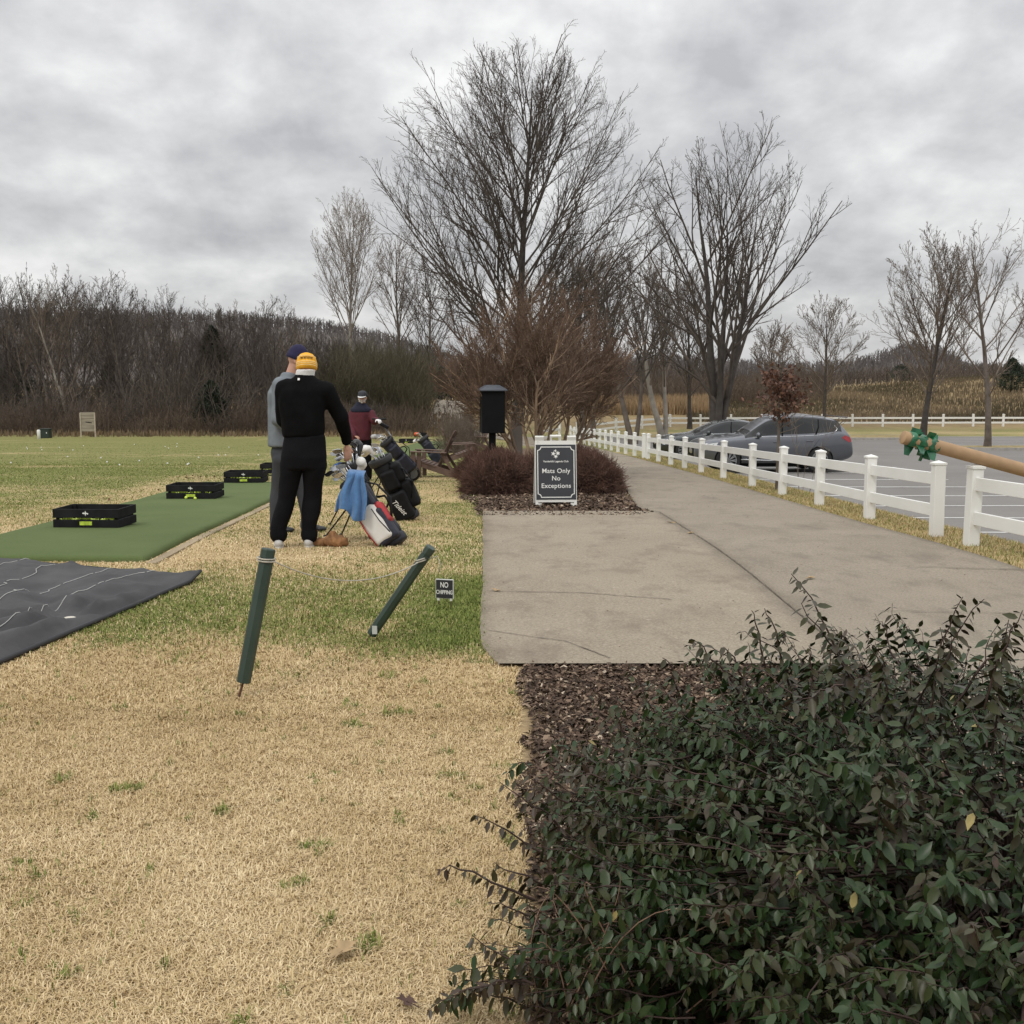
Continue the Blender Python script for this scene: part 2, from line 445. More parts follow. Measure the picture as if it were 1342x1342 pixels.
# far bend of the path going off to the left
def road(name, pts, w, lift, m_, label):
    P = [Vector(p) for p in pts]; Q = []
    for i in range(len(P)-1):
        for k in range(8):
            t = k/8; p0 = P[max(i-1, 0)]; p1 = P[i]; p2 = P[i+1]; p3 = P[min(i+2, len(P)-1)]
            Q.append(.5*((2*p1)+(-p0+p2)*t+(2*p0-5*p1+4*p2-p3)*t*t+(-p0+3*p1-3*p2+p3)*t**3))
    Q.append(P[-1]); V = []; q = []
    for i, p in enumerate(Q):
        d = (Q[min(i+1, len(Q)-1)]-Q[max(i-1, 0)]).normalized(); n_ = Vector((-d.y, d.x))
        for k in range(7):
            s_ = p+n_*w*(k/6-.5); V.append((s_.x, s_.y, hz(s_.x, s_.y)+lift))
    for i in range(len(Q)-1):
        for k in range(6): q.append((i*7+k, i*7+k+1, (i+1)*7+k+1, (i+1)*7+k))
    o = link(name, fast_mesh(name, V, q), m_); o['kind'] = 'structure'; o['label'] = label
road('far_path', [(2.2, 53), (1.0, 60), (-1.5, 66), (-4.0, 72), (-4.9, 82), (-5.0, 92), (-6.0, 106), (-8, 125)], 2.6, .03, PAVE2, 'far bend of the cart path climbing past the straw mound')
# dark joints and cracks (real grooves: thin dark strips lying in the joint)
CR = mat('crack dirt', (.10, .083, .062), .95, .3, 20)
def crack(pts, w, name='joint', label=None):
    V = []; q = []; rnd = random.Random(len(pts)*7+int(pts[0][0]*100))
    P = [Vector(p) for p in pts]; Q = []
    for a, b in zip(P, P[1:]):
        n_ = max(2, int((b-a).length/.05))
        for k in range(n_): Q.append(a+(b-a)*k/n_)
    Q.append(P[-1])
    for i, p in enumerate(Q):
        d = (Q[min(i+1, len(Q)-1)]-Q[max(i-1, 0)]).normalized(); n_ = Vector((-d.y, d.x)); ww = w*rnd.uniform(.5, 1.4); off = n_*rnd.uniform(-1, 1)*w*.6
        for s_ in (-.5, .5):
            v = p+n_*ww*s_+off; V.append((v.x, v.y, hz(v.x, v.y)+.0265))
    for i in range(len(Q)-1): q.append((2*i, 2*i+1, 2*i+3, 2*i+2))
    o = link(name, fast_mesh(name, V, q), CR); o['kind'] = 'structure'
crack([(1.9, 4.4), (1.905, 9), (1.9, 14.2)], .008)
def g2(px, py): p = gp(px, py); return (p.x, p.y)
crack([g2(638, 779), g2(760, 781), g2(880, 790)], .008, 'crack')
crack([g2(640, 831), g2(700, 840), g2(740, 845), g2(800, 868)], .007, 'crack')
crack([g2(1200, 746), g2(1250, 748), g2(1341, 750)], .013)
crack([g2(1150, 805), g2(1341, 808)], .007)

# parking lot
lv = NT('parking asphalt')
lc = lv.ramp(lv.noise(120, 4, .7), [(.3, (.14, .132, .124)), (.5, (.205, .195, .185)), (.7, (.29, .277, .265))])
lc2 = lv.mix(.5, lc, lv.ramp(lv.noise(.35, 6, .6), [(.3, (.165, .156, .147)), (.7, (.245, .235, .223))]))
ASPH = lv.done(lc2, .95); lv.p.inputs['Specular IOR Level'].default_value = .08
LOTN = np.concatenate([np.linspace(8, 40, 50), np.linspace(41, 64.5, 30)])
strip('parking_lot', LOTN, lambda y: float(fence_x(y))+2.0, lambda y: 46.0, .02, ASPH, 60, label='grey asphalt parking lot below the white fence')
WP = mat('white road paint', (.62, .62, .60), .8, .15, 12)
def stripe(x0, x1, y, w=.1):
    V = []; q = []; n_ = 16
    for k in range(n_+1):
        x = x0+(x1-x0)*k/n_
        for s_ in (-.5, .5): V.append((x, y+w*s_, hz(x, y+w*s_)+.026))
    for k in range(n_): q.append((2*k, 2*k+2, 2*k+3, 2*k+1))
    o = link('parking_line', fast_mesh('parking_line', V, q), WP); o['kind'] = 'structure'
for k in range(9): stripe(6.9, 12.4, 18.6+2.12*k)
for k in range(5): stripe(22, 29, 55+2.2*k)
# kerbed grass islands of the lot
KERB = mat('concrete kerb', (.34, .32, .29), .9, .2, 5)
ISL = NT('island turf'); ic = ISL.ramp(ISL.noise(3, 6, .7), [(.3, (.13, .13, .045)), (.5, (.27, .21, .10)), (.7, (.42, .32, .17))]); ISLM = ISL.done(ic, .95)
def island(name, x0, x1, y0, y1, label):
    def pts(o_, n_=8):
        r_ = (y1-y0)/2+o_; P = []
        for sgn, cx_ in ((1, x1-(y1-y0)/2), (-1, x0+(y1-y0)/2)):
            for k in range(n_+1):
                a = -pi/2+pi*k/n_; P.append((cx_+sgn*r_*cos(a), (y0+y1)/2+sgn*r_*sin(a)))
        return P
    def ring(P, dz): return [(x, y, hz(x, y)+dz) for x, y in P]
    A = ring(pts(0), 0); B = ring(pts(0), .15); D = ring(pts(-.15), .15); n_ = len(A)
    mb = MB(); mb.add(A+B+D, [(i, (i+1) % n_, n_+(i+1) % n_, n_+i) for i in range(n_)]+[(n_+i, n_+(i+1) % n_, 2*n_+(i+1) % n_, 2*n_+i) for i in range(n_)])
    k_ = mb.build('kerb', KERB); k_['kind'] = 'structure'
    mb = MB(); E = ring(pts(-.15), .148); c_ = ((x0+x1)/2, (y0+y1)/2); mb.add(E+[(c_[0], c_[1], hz(*c_)+.2)], [(i, (i+1) % n_, n_) for i in range(n_)])
    o = mb.build(name, ISLM); o['kind'] = 'structure'; o['label'] = label
island('grass_island', 19.5, 40, 47.5, 50.5, 'kerbed grass island in the parking lot')
island('grass_island', 6, 23.5, 60.6, 64.0, 'long kerbed grass verge at the back of the lot')
# ------------------------------------------------------------------ hills far behind
RX = [-900, 0, 100, 250, 330, 400, 470, 530, 600, 680, 760, 860, 950, 1050, 1110, 1150, 1190, 1225, 1265, 1342, 2200]
RY = [400, 402, 406, 411, 414, 420, 430, 446, 464, 474, 472, 466, 471, 476, 472, 459, 447, 453, 474, 480, 470]
def ridge_z(x, Y, top=8.0):
    px = 671+x/Y*F
    py = np.interp(px, RX, RY)
    return 1.6+(490-py)/F*Y-top
def hill_z(x, y):
    t = sstep(175, 420, y)
    r_ = ridge_z(x/np.maximum(y, 1)*420, 420.0, 4.2)
    z = -2.6+(r_+2.6)*t-(sstep(430, 640, y)*26)
    return z+(fbm(x, y, .02, 41)-.5)*3.5*t
hx = np.linspace(-420, 420, 180); hy = np.linspace(172, 640, 70)
hm, _, _ = grid_mesh('hills', hx, hy, hill_z)
hn = NT('wooded hillside'); hc = hn.ramp(hn.noise(.09, 8, .75), [(.3, (.075, .064, .058)), (.5, (.11, .095, .086)), (.7, (.15, .13, .115))])
hills = link('hills', hm, hn.done(hc, .95), None, True); hills['kind'] = 'structure'; hills['label'] = 'low wooded hills on the horizon'

# ------------------------------------------------------------------ bare trees
def tubes(polys, sides=3):
    """polys: list of (pts array Nx3, radii N) -> V, Q"""
    by = {}
    for p, r_ in polys: by.setdefault(len(p), []).append((p, r_))
    Vs = []; Qs = []; base = 0
    for n_, L in by.items():
        P = np.array([a for a, _ in L], float); Rr = np.array([b for _, b in L], float); M = len(L)
        D = np.empty_like(P); D[:, 1:-1] = P[:, 2:]-P[:, :-2]; D[:, 0] = P[:, 1]-P[:, 0]; D[:, -1] = P[:, -1]-P[:, -2]
        D /= np.linalg.norm(D, axis=2, keepdims=True)+1e-9
        T = P[:, -1:]-P[:, :1]; ref = np.where(np.abs(T[..., 2:3])/(np.linalg.norm(T, axis=2, keepdims=True)+1e-9) > .8, np.array([1., 0, 0]), np.array([0, 0, 1.]))
        ref = np.broadcast_to(ref, D.shape)
        U = np.cross(D, ref); U /= np.linalg.norm(U, axis=2, keepdims=True)+1e-9; Wv = np.cross(D, U)
        a = np.arange(sides)*2*pi/sides
        V = P[:, :, None]+(U[:, :, None]*np.cos(a)[None, None, :, None]+Wv[:, :, None]*np.sin(a)[None, None, :, None])*Rr[:, :, None, None]
        idx = base+np.arange(M*n_*sides).reshape(M, n_, sides)
        q = np.stack([idx[:, :-1], np.roll(idx, -1, 2)[:, :-1], np.roll(idx, -1, 2)[:, 1:], idx[:, 1:]], -1).reshape(-1, 4)
        Vs.append(V.reshape(-1, 3)); Qs.append(q); base += M*n_*sides
    return np.concatenate(Vs), np.concatenate(Qs)
def tube_obj(name, polys, sides, m_, parent=None, smooth=True):
    V, Q = tubes(polys, sides); return link(name, fast_mesh(name, V, Q), m_, parent, smooth)
def unit(v): return v/(np.linalg.norm(v)+1e-9)
def rot_dir(rng, d, ang):
    a = rng.uniform(0, 2*pi); ref = np.array([0, 0, 1.]) if abs(d[2]) < .9 else np.array([1., 0, 0])
    u = unit(np.cross(d, ref)); w = np.cross(d, u)
    return unit(d*cos(ang)+(u*cos(a)+w*sin(a))*sin(ang))
def grow(rng, p, d, L, r0, level, spec, out, env=None):
    """spec per level: dict(k, ang, ratio, seg, wob, up, t0)"""
    s_ = spec[level]; n_ = s_['seg']; pts = [p.copy()]; rad = [r0]; q = p.copy(); step = L/n_
    rmin = s_.get('rmin', .006)
    for i in range(n_):
        d = unit(d+rng.normal(0, s_['wob'], 3)+np.array([0, 0, s_['up']])*(1 if d[2] < .93 else 0))
        q = q+d*step; pts.append(q.copy()); rad.append(max(rmin, r0*(1-(i+1)/n_*s_.get('tap', .8))))
        if env is not None and i > 0 and not env(q): break
    out[min(level, len(out)-1)].append((np.array(pts), np.array(rad)))
    if level+1 >= len(spec): return
    nx_ = spec[level+1]; m_ = len(pts)-1; k = nx_['k']
    if callable(k): k = k(L)
    k = max(1, int(round(k*m_/n_))) if m_ < n_ else int(k)
    for j in range(k):
        t = nx_['t0']+(1-nx_['t0'])*(j+rng.uniform(.1, .9))/k
        f_ = t*m_; i0 = min(int(f_), m_-1); fr = f_-i0
        pos = pts[i0]*(1-fr)+pts[i0+1]*fr; rr = rad[i0]*(1-fr)+rad[i0+1]*fr
        dd = unit(pts[i0+1]-pts[i0]); ang = R(nx_['ang'])*rng.uniform(.7, 1.3)
        nd = rot_dir(rng, dd, ang)
        if nx_.get('outw') is not None:
            o_ = pos-nx_['outw'][0]; o_[2] = 0; nd = unit(nd+unit(o_)*nx_['outw'][1])
        l2 = L*nx_['ratio']*rng.uniform(.65, 1.25)*(1-.55*t) if nx_.get('len') is None else nx_['len']*rng.uniform(.6, 1.3)
        grow(rng, pos, nd, l2, max(nx_.get('rmin', .006), min(rr*.75, nx_.get('rmax', 9))), level+1, spec, out, env)
BARK = mat('dark winter bark', (.055, .047, .041), .95, .35, 3, .02, 12)
BARK2 = mat('grey brown bark', (.12, .10, .083), .95, .35, 3, .02, 12)
BARKL = mat('pale grey bark', (.26, .235, .20), .9, .3, 2, .01, 10)
TWIG = mat('dark twigs', (.082, .066, .055), .95, .3, 2)
TWIG2 = mat('brown twigs', (.15, .118, .092), .95, .3, 2)
TWIGR = mat('rusty brown twigs', (.14, .090, .062), .95, .3, 2)
TWIGP = mat('pale twigs', (.25, .215, .18), .95, .3, 2)
def tree_parts(root, out, mt, mc, sides0=9):
    tr = tube_obj('trunk', out[0], sides0, mt, root)
    polys = [x for l_ in out[1:] for x in l_]
    big = [x for x in polys if x[1][0] > .03]; small = [x for x in polys if x[1][0] <= .03]
    V1, Q1 = tubes(big, 5) if big else (np.zeros((0, 3)), np.zeros((0, 4), int))
    V2, Q2 = tubes(small, 3)
    V = np.concatenate([V1, V2]); Q = np.concatenate([Q1, Q2+len(V1)])
    cr = link('crown', fast_mesh('crown', V, Q), mc, root, True)
    return tr, cr
def bare_tree(name, label, loc, seed, Ht, width, trunk_frac=.14, r0=.22, n1=20, k2=9, k3=8, k4=5, el=(35, 75), mt=None, mc=None, group=None, rmin=.01, lean=(0, 0), wid_at=.45, fork=None, up=.05, wobt=.03, lw=1.0, cat='tree', leader=True, k5=2, sym=0.0, thick=.36, low=.35, pt=1.9):
    rng = np.random.default_rng(seed)
    root = thing(name, label, cat, loc, 0, group)
    out = [[], [], []]
    Rw = width/2
    def env(q):
        h = q[2]/Ht
        if h > 1.0: return False
        b0 = trunk_frac*.4
        if h < wid_at: w = Rw*(low+(1-low)*((h-b0)/(wid_at-b0))) if h > b0 else Rw*.3
        else: w = Rw*max(0, 1-(max(0, h-wid_at)/(1.01-wid_at))**pt)**.8
        w *= 1+.22*math.sin(3*math.atan2(q[1], q[0])+seed)+.10*math.sin(7*math.atan2(q[1], q[0])+h*9)
        cx_ = lean[0]*q[2]; cy_ = lean[1]*q[2]
        return math.hypot(q[0]-cx_-sym*Rw*h, q[1]-cy_) < w
    # trunk with leader
    P = [np.array([0., 0, -.3])]; rad = [r0*1.35]; d = unit(np.array([lean[0], lean[1], 1.])); n_ = 12
    leaders = [(d, Ht*(.93 if leader else .45), r0)]
    if fork: leaders = [(unit(np.array(f)), Ht*(.9 if i == 0 else .8), r0*(.8 if i == 0 else .65)) for i, f in enumerate(fork)]
    base = np.array([0., 0, 0.])
    for li, (d, L, r_) in enumerate(leaders):
        d = np.array(d); q = base.copy()+np.array([0, 0, -.3]); pts = [q.copy()]; rr = [r_*1.45]
        for i in range(n_):
            if fork and i > 2: d = unit(d+np.array([0, 0, .12]))
            d = unit(d+rng.normal(0, wobt, 3)); q = q+d*(L/n_); pts.append(q.copy())
            t = (i+1)/n_; rr.append(max(rmin*1.6, r_*(1-t)**.85 if t > .0 else r_))
        pts = np.array(pts); rr = np.array(rr); rr[1] = r_*1.02
        out[0].append((pts, rr))
        nn = int(n1/len(leaders))
        spec = [None, dict(seg=7, wob=.035, up=up, tap=.85, rmin=rmin),
                dict(k=k2, ang=28, ratio=.52, seg=5, wob=.05, up=up*1.1, t0=.15, rmin=rmin, outw=None),
                dict(k=k3, ang=31, ratio=.46, seg=4, wob=.06, up=up, t0=.12, rmin=rmin*.8),
                dict(k=k4, ang=32, ratio=.5, seg=2, wob=.06, up=.05, t0=.1, rmin=rmin*.65)]
        if k5: spec.append(dict(k=k5, ang=32, ratio=.55, seg=2, wob=.07, up=.05, t0=.1, rmin=rmin*.5))
        ph = rng.uniform(0, 6)
        for j in range(nn):
            t = trunk_frac*(1.0 if not fork else 1.3)+(.86-trunk_frac)*((j+rng.uniform(0, .8))/nn)**1.15
            f_ = t*n_; i0 = min(int(f_), n_-1); fr = f_-i0; pos = pts[i0]*(1-fr)+pts[i0+1]*fr; r1 = rr[i0]*(1-fr)+rr[i0+1]*fr
            a = ph+j*2.4+rng.uniform(-.3, .3); e_ = R(el[0]+(el[1]-el[0])*t**.8+rng.uniform(-8, 8))
            nd = np.array([cos(a)*cos(e_), sin(a)*cos(e_), sin(e_)])
            L1 = Ht*.62*(1-t*.55)*rng.uniform(.8, 1.15)*lw
            rb = min(r1*.6, r0*thick*(1-t*.6))
            grow(rng, pos, nd, L1, max(rb, rmin*2), 1, spec, out, env)
    tree_parts(root, out, mt or BARK, mc or TWIG)
    return root
def hgt_at(px, py, Y): return at(px, py, Y).z-hz(at(px, 500, Y).x, Y)
def base_at(px, Y, dy=0):
    p = at(px, 500, Y); return (p.x, Y, hz(p.x, Y)+dy)
# the big tree in the middle
bare_tree('bare_tree', 'tallest bare tree with a broad many-branched crown, behind the rusty shrubs', base_at(678, 68), 3, hgt_at(700, 64, 68), 16.4, .12, .34, 50, 11, 8, 5, (26, 70), rmin=.0095, wid_at=.44, up=.05, k5=1, thick=.30, wobt=.015, low=.62, pt=2.5, lw=1.15)
bare_tree('bare_tree', 'large dark bare tree rising behind the parked cars', base_at(940, 50), 11, hgt_at(1000, 168, 50), 10.4, .15, .30, 27, 7, 6, 4, (46, 74), rmin=.0078, k5=1, thick=.38, low=.3, lw=1.25, wid_at=.55, fork=[(-.05, 0, 1), (.17, .06, 1), (.03, -.06, 1)], up=.03, sym=.22)
bare_tree('bare_tree', 'small round-crowned bare tree right of the russet oak', base_at(1082, 72), 12, hgt_at(1085, 385, 72), 6.0, .3, .13, 18, 7, 6, 4, (30, 70), rmin=.010, mc=TWIG2, wid_at=.55)
bare_tree('bare_tree', 'full oval bare tree beyond the parking lot, in front of the pointed hill', base_at(1212, 65), 13, hgt_at(1200, 302, 65), 7.6, .22, .19, 26, 9, 7, 4, (38, 72), rmin=.010, mc=TWIG2, wid_at=.45)
bare_tree('bare_tree', 'sparse bare tree on the parking lot island near the right edge', base_at(1298, 49), 14, hgt_at(1295, 278, 49), 5.0, .27, .15, 15, 6, 5, 4, (28, 62), rmin=.0075, mt=BARK2, mc=TWIG2, wid_at=.7)
bare_tree('bare_tree', 'bare tree cut off by the right edge of the picture', base_at(1372, 90), 44, hgt_at(1372, 330, 90), 7, .22, .15, 18, 7, 6, 4, (38, 72), rmin=.012, mc=TWIG2, wid_at=.5)
bare_tree('bare_tree', 'grey multi-stem bare tree left of the dark sedan', base_at(872, 60), 15, hgt_at(870, 322, 60), 5.8, .22, .24, 18, 8, 7, 4, (50, 72), rmin=.0095, k5=1, mt=BARKL, mc=TWIG2, fork=[(-.22, 0, 1), (.10, .1, 1)], wid_at=.6)
bare_tree('bare_tree', 'dark V-forked bare tree behind the white fence', base_at(832, 56), 16, hgt_at(832, 325, 56), 5.2, .25, .21, 18, 8, 7, 4, (42, 72), rmin=.009, k5=1, mt=BARK2, mc=TWIG, fork=[(-.26, 0, 1), (.16, -.05, 1)], wid_at=.6)
bare_tree('bare_tree', 'left of two dark trunks standing at the fence corner', base_at(764, 62), 17, hgt_at(764, 330, 62), 6.5, .3, .20, 18, 7, 7, 4, (42, 74), rmin=.010, k5=1, mt=BARK2, mc=TWIG, wid_at=.6)
bare_tree('bare_tree', 'right of two dark trunks standing at the fence corner', base_at(777, 62), 18, hgt_at(790, 318, 62), 6.2, .3, .22, 18, 7, 7, 4, (42, 74), rmin=.010, k5=1, mt=BARK2, mc=TWIG2, wid_at=.6)
bare_tree('bare_tree', 'pale tall bare tree left of the biggest tree, standing clear of the woods', base_at(461, 95), 19, hgt_at(465, 252, 95), 7.4, .3, .2, 24, 8, 6, 4, (52, 76), rmin=.011, mt=BARKL, mc=TWIGP, wid_at=.62)
bare_tree('bare_tree', 'slim bare tree between the pale tree and the biggest tree', base_at(524, 92), 20, hgt_at(530, 292, 92), 5.0, .3, .17, 20, 7, 6, 4, (48, 74), rmin=.011, mt=BARK2, mc=TWIG2, wid_at=.55)
bare_tree('bare_tree', 'thin bare tree hugging the left side of the biggest tree', base_at(560, 86), 21, hgt_at(560, 330, 86), 6.0, .25, .16, 20, 7, 6, 4, (40, 70), rmin=.011, mt=BARK2, mc=TWIG, wid_at=.5)
bare_tree('bare_tree', 'thin bare tree between the dark tree and the small round-crowned tree', base_at(1015, 84), 22, hgt_at(1015, 420, 84), 6.0, .22, .14, 18, 7, 6, 4, (40, 70), rmin=.012, mc=TWIG2, wid_at=.5)
bare_tree('bare_tree', 'bare tree filling the gap left of the large dark tree', base_at(905, 74), 23, hgt_at(905, 350, 74), 5.4, .22, .16, 20, 8, 6, 4, (44, 72), rmin=.011, mc=TWIG, wid_at=.5)
# tree line on the left and behind: few kinds, many copies
protos = []
LBL = ['bare grey tree in the woods behind the practice range', 'slender bare tree in the woods behind the practice range', 'dense bare tree in the woods behind the practice range', 'pale bare tree in the woods behind the practice range', 'crooked bare tree in the woods behind the practice range']
for i, (hh, ww, n1, mt_, mc_, fk) in enumerate([(12.6, 5.5, 20, BARK2, TWIG, None), (13.5, 3.6, 18, BARK2, TWIG, None), (11.5, 6.5, 24, BARK, TWIG, None), (14, 4.4, 18, BARKL, TWIG2, None), (11, 5.5, 16, BARK2, TWIG2, [(-.2, .1, 1), (.2, 0, 1)])]):
    protos.append((hh, lambda hh=hh, ww=ww, n1=n1, mt_=mt_, mc_=mc_, fk=fk, i=i: bare_tree('woodland_tree', LBL[i], (0, 0, 0), 60+i, hh, ww, .14, .14, n1, 7, 6, 4, (42, 76), mt=mt_, mc=mc_, rmin=.012, k5=1, wid_at=.7, low=.6, fork=fk, group='bare trees of the woods behind the range', wobt=.05)))
made = {}
rt = random.Random(5)
def woods_top(px): return float(np.interp(px, [-300, 0, 40, 90, 150, 190, 215, 262, 300, 345, 400, 440, 560, 600, 660, 900, 1000, 1342, 1700], [350, 372, 376, 345, 352, 378, 368, 398, 404, 396, 408, 420, 440, 455, 470, 452, 470, 476, 470]))
def put_wood(px, Y, top, off=30):
    i = rt.choices(range(5), [3, 3, 3, 1.2, 2])[0]
    loc = base_at(px, Y); want = at(px, top+off, Y).z-loc[2]; hh, mk = protos[i]
    s_ = want/hh
    if i not in made:
        o = mk(); made[i] = o; o.location = loc; o.rotation_euler = (0, 0, rt.uniform(0, 6)); o.scale = (s_,)*3
    else:
        copy_thing(made[i], loc, rt.uniform(0, 6), scale=(s_*rt.uniform(.85, 1.2), s_*rt.uniform(.85, 1.2), s_))
for k in range(44):
    px = -90+k*12+rt.uniform(-5, 5); Y = rt.uniform(72, 96)
    put_wood(px, Y, woods_top(px)+rt.gauss(6, 20))
for px, tp in ((62, 330), (108, 334), (88, 340), (205, 368), (222, 372), (275, 386), (12, 356), (360, 384), (385, 396), (38, 360), (150, 352), (168, 362)): put_wood(px, rt.uniform(72, 78), tp, 6)
for k in range(34):
    px = 470+k*8+rt.uniform(-5, 5); Y = rt.uniform(120, 150)
    put_wood(px, Y, woods_top(px)+abs(rt.gauss(0, 8))-2)
for k in range(46):
    px = 740+k*14+rt.uniform(-6, 6); Y = rt.uniform(150, 185)
    put_wood(px, Y, 474+rt.uniform(-4, 12)+(10 if px > 1100 else 0), 4)
# undergrowth: nobody could count the stems
def thicket(name, label, n_, region, hgt, m_, seed, rr=(.012, .03), kids=5, lean=.25):
    rng = np.random.default_rng(seed); polys = []
    for _ in range(n_):
        x, y = region(rng); z = hz(x, y)-.1; h = hgt(x, y)*rng.uniform(.35, 1.0)**.7
        d = unit(np.array([rng.normal(0, lean), rng.normal(0, lean), 1.])); p = np.array([x, y, z]); pts = [p.copy()]
        for i in range(4): d = unit(d+rng.normal(0, .12, 3)); p = p+d*h/4; pts.append(p.copy())
        r_ = rng.uniform(*rr); polys.append((np.array(pts), np.array([r_, r_*.8, r_*.6, r_*.45, r_*.25])))
        for j in range(kids):
            t = rng.uniform(.15, .95)*4; i0 = int(t); i0 = min(i0, 3); q = pts[i0]+(pts[i0+1]-pts[i0])*(t-i0)
            dd = rot_dir(rng, d, R(rng.uniform(25, 60))); L = h*rng.uniform(.15, .4)
            polys.append((np.array([q, q+dd*L*.5, q+dd*L+np.array([0, 0, L*.15])]), np.array([r_*.5, r_*.4, r_*.2])))
    o = tube_obj(name, polys, 3, m_, None, True); o['kind'] = 'stuff'; o['label'] = label; return o
UND = mat('undergrowth stems', (.045, .036, .029), .95, .45, .25, col2=(.14, .112, .09))
UND2 = mat('dry brush stems', (.11, .08, .057), .95, .45, .3)
UND3 = mat('reddish brush', (.16, .10, .065), .95, .4, .3)
GRS = mat('tall dry grass', (.27, .185, .10), .95, .3, .4)
thicket('undergrowth', 'dark leafless undergrowth of the woods on the left', 3300, lambda r: (lambda Y: ((r.uniform(-120, 620)-671)/F*Y, Y))(r.uniform(67, 100)), lambda x, y: 3.2+1.2*math.sin(x*.23)+.9*math.sin(x*.61+1)+(-.8 if x > -12 else 0), UND, 1, (.02, .045), 6)
thicket('brush', 'low dry brush along the edge of the practice range', 3000, lambda r: (lambda Y: ((r.uniform(-120, 560)-671)/F*Y, Y))(65.5+8*r.random()**1.5), lambda x, y: 1.3+.9*math.sin(x*.7)**2, UND2, 2, (.012, .024), 5, .4)
thicket('brush', 'greenish brown thicket in the middle distance', 1500, lambda r: (lambda Y: ((r.uniform(430, 560)-671)/F*Y, Y))(r.uniform(74, 92)), lambda x, y: 5.2, mat('olive thicket', (.09, .078, .045), .95, .4, .4), 3, (.015, .03), 7)
thicket('brush', 'leafless thicket right of the biggest tree', 1500, lambda r: (lambda Y: ((r.uniform(800, 1080)-671)/F*Y, Y))(r.uniform(118, 150)), lambda x, y: 3.4, UND2, 4, (.02, .04), 6)
thicket('undergrowth', 'dark leafless woods along the horizon on the right', 2600, lambda r: (lambda Y: ((r.uniform(560, 1500)-671)/F*Y, Y))(r.uniform(150, 200)), lambda x, y: 4.6+(1.5 if x < 30 else -2.0), UND, 5, (.04, .08), 6)
def tall_grass(name, label, n_, region, h0, seed, m_, wd=.02):
    rng = np.random.default_rng(seed); P = np.array([region(rng) for _ in range(n_)]); z = H(P[:, 0], P[:, 1])
    h = h0*rng.uniform(.5, 1.1, n_); a = rng.uniform(0, 2*pi, n_); le = rng.uniform(0, .45, n_)*h; b = rng.uniform(0, 2*pi, n_)
    wv = np.stack([np.cos(a)*wd, np.sin(a)*wd, 0*a], -1); base = np.stack([P[:, 0], P[:, 1], z-.03], -1)
    tip = base+np.stack([np.cos(b)*le, np.sin(b)*le, h], -1); midp = base*.5+tip*.5+np.array([0, 0, .1])*h[:, None]
    V = np.stack([base-wv, base+wv, midp+wv*.8, midp-wv*.8, tip], 1).reshape(-1, 3); i = np.arange(n_)*5
    me = fast_mesh(name, V, np.stack([i, i+1, i+2, i+3], -1), np.stack([i+3, i+2, i+4], -1)); rv = np.clip((fbm(P[:, 0], P[:, 1]*.6, .13, 61, 5)-.5)*2.6+.38+rng.normal(0, .16, n_), 0, 1); face_attr(me, 'rnd', np.concatenate([rv, rv])); o = link(name, me, m_); o['kind'] = 'stuff'; o['label'] = label; return o
tall_grass('tall_grass', 'golden dry grass behind the fence corner', 9000, lambda r: (lambda Y: ((r.uniform(755, 930)-671)/F*Y, Y))(r.uniform(98, 122)), 1.5, 1, GRS, .04)
tall_grass('tall_grass', 'rough dry grass on the mounds beyond the parking lot', 26000, lambda r: (lambda Y: ((r.uniform(900, 1420)-671)/F*Y, Y))(r.uniform(84, 150)), .5, 2, mat('rough grass', (.075, .060, .032), .95, attr='rnd', col2=(.21, .158, .095)), .045)
tall_grass('tall_grass', 'rough grass on the bank beneath the woods', 14000, lambda r: (lambda Y: ((r.uniform(-100, 600)-671)/F*Y, Y))(r.uniform(64, 84)), .4, 3, mat('bank grass', (.13, .095, .055), .95, .5, .15, col2=(.27, .19, .11)), .04)
# far woods on the hillsides
rng = np.random.default_rng(8); polys = []
for _ in range(9000):
    Y = rng.uniform(235, 432); x = rng.uniform(-.62, .62)*Y; z = float(hill_z(x, Y))-.3; h = rng.uniform(2.6, 5.2)
    polys.append((np.array([[x, Y, z], [x, Y, z+h]]), np.array([.13, .05])))
    for j in range(7):
        t = rng.uniform(.15, .85)*h; a = rng.uniform(0, 2*pi); l = rng.uniform(.25, .5)*h*(1-.4*t/h)
        e_ = rng.uniform(.7, 1.3)
        polys.append((np.array([[x, Y, z+t], [x+cos(a)*l*cos(e_), Y+sin(a)*l*cos(e_), z+t+l*sin(e_)]]), np.array([.10, .04])))
o = tube_obj('far_woods', polys, 3, mat('haze-paled bare woods', (.095, .084, .080), .95, .35, .03, col2=(.175, .155, .148)), None, True); o['kind'] = 'stuff'; o['label'] = 'distant leafless woods covering the hills'  # distance haze is put into the twig colour, paler than the near woods

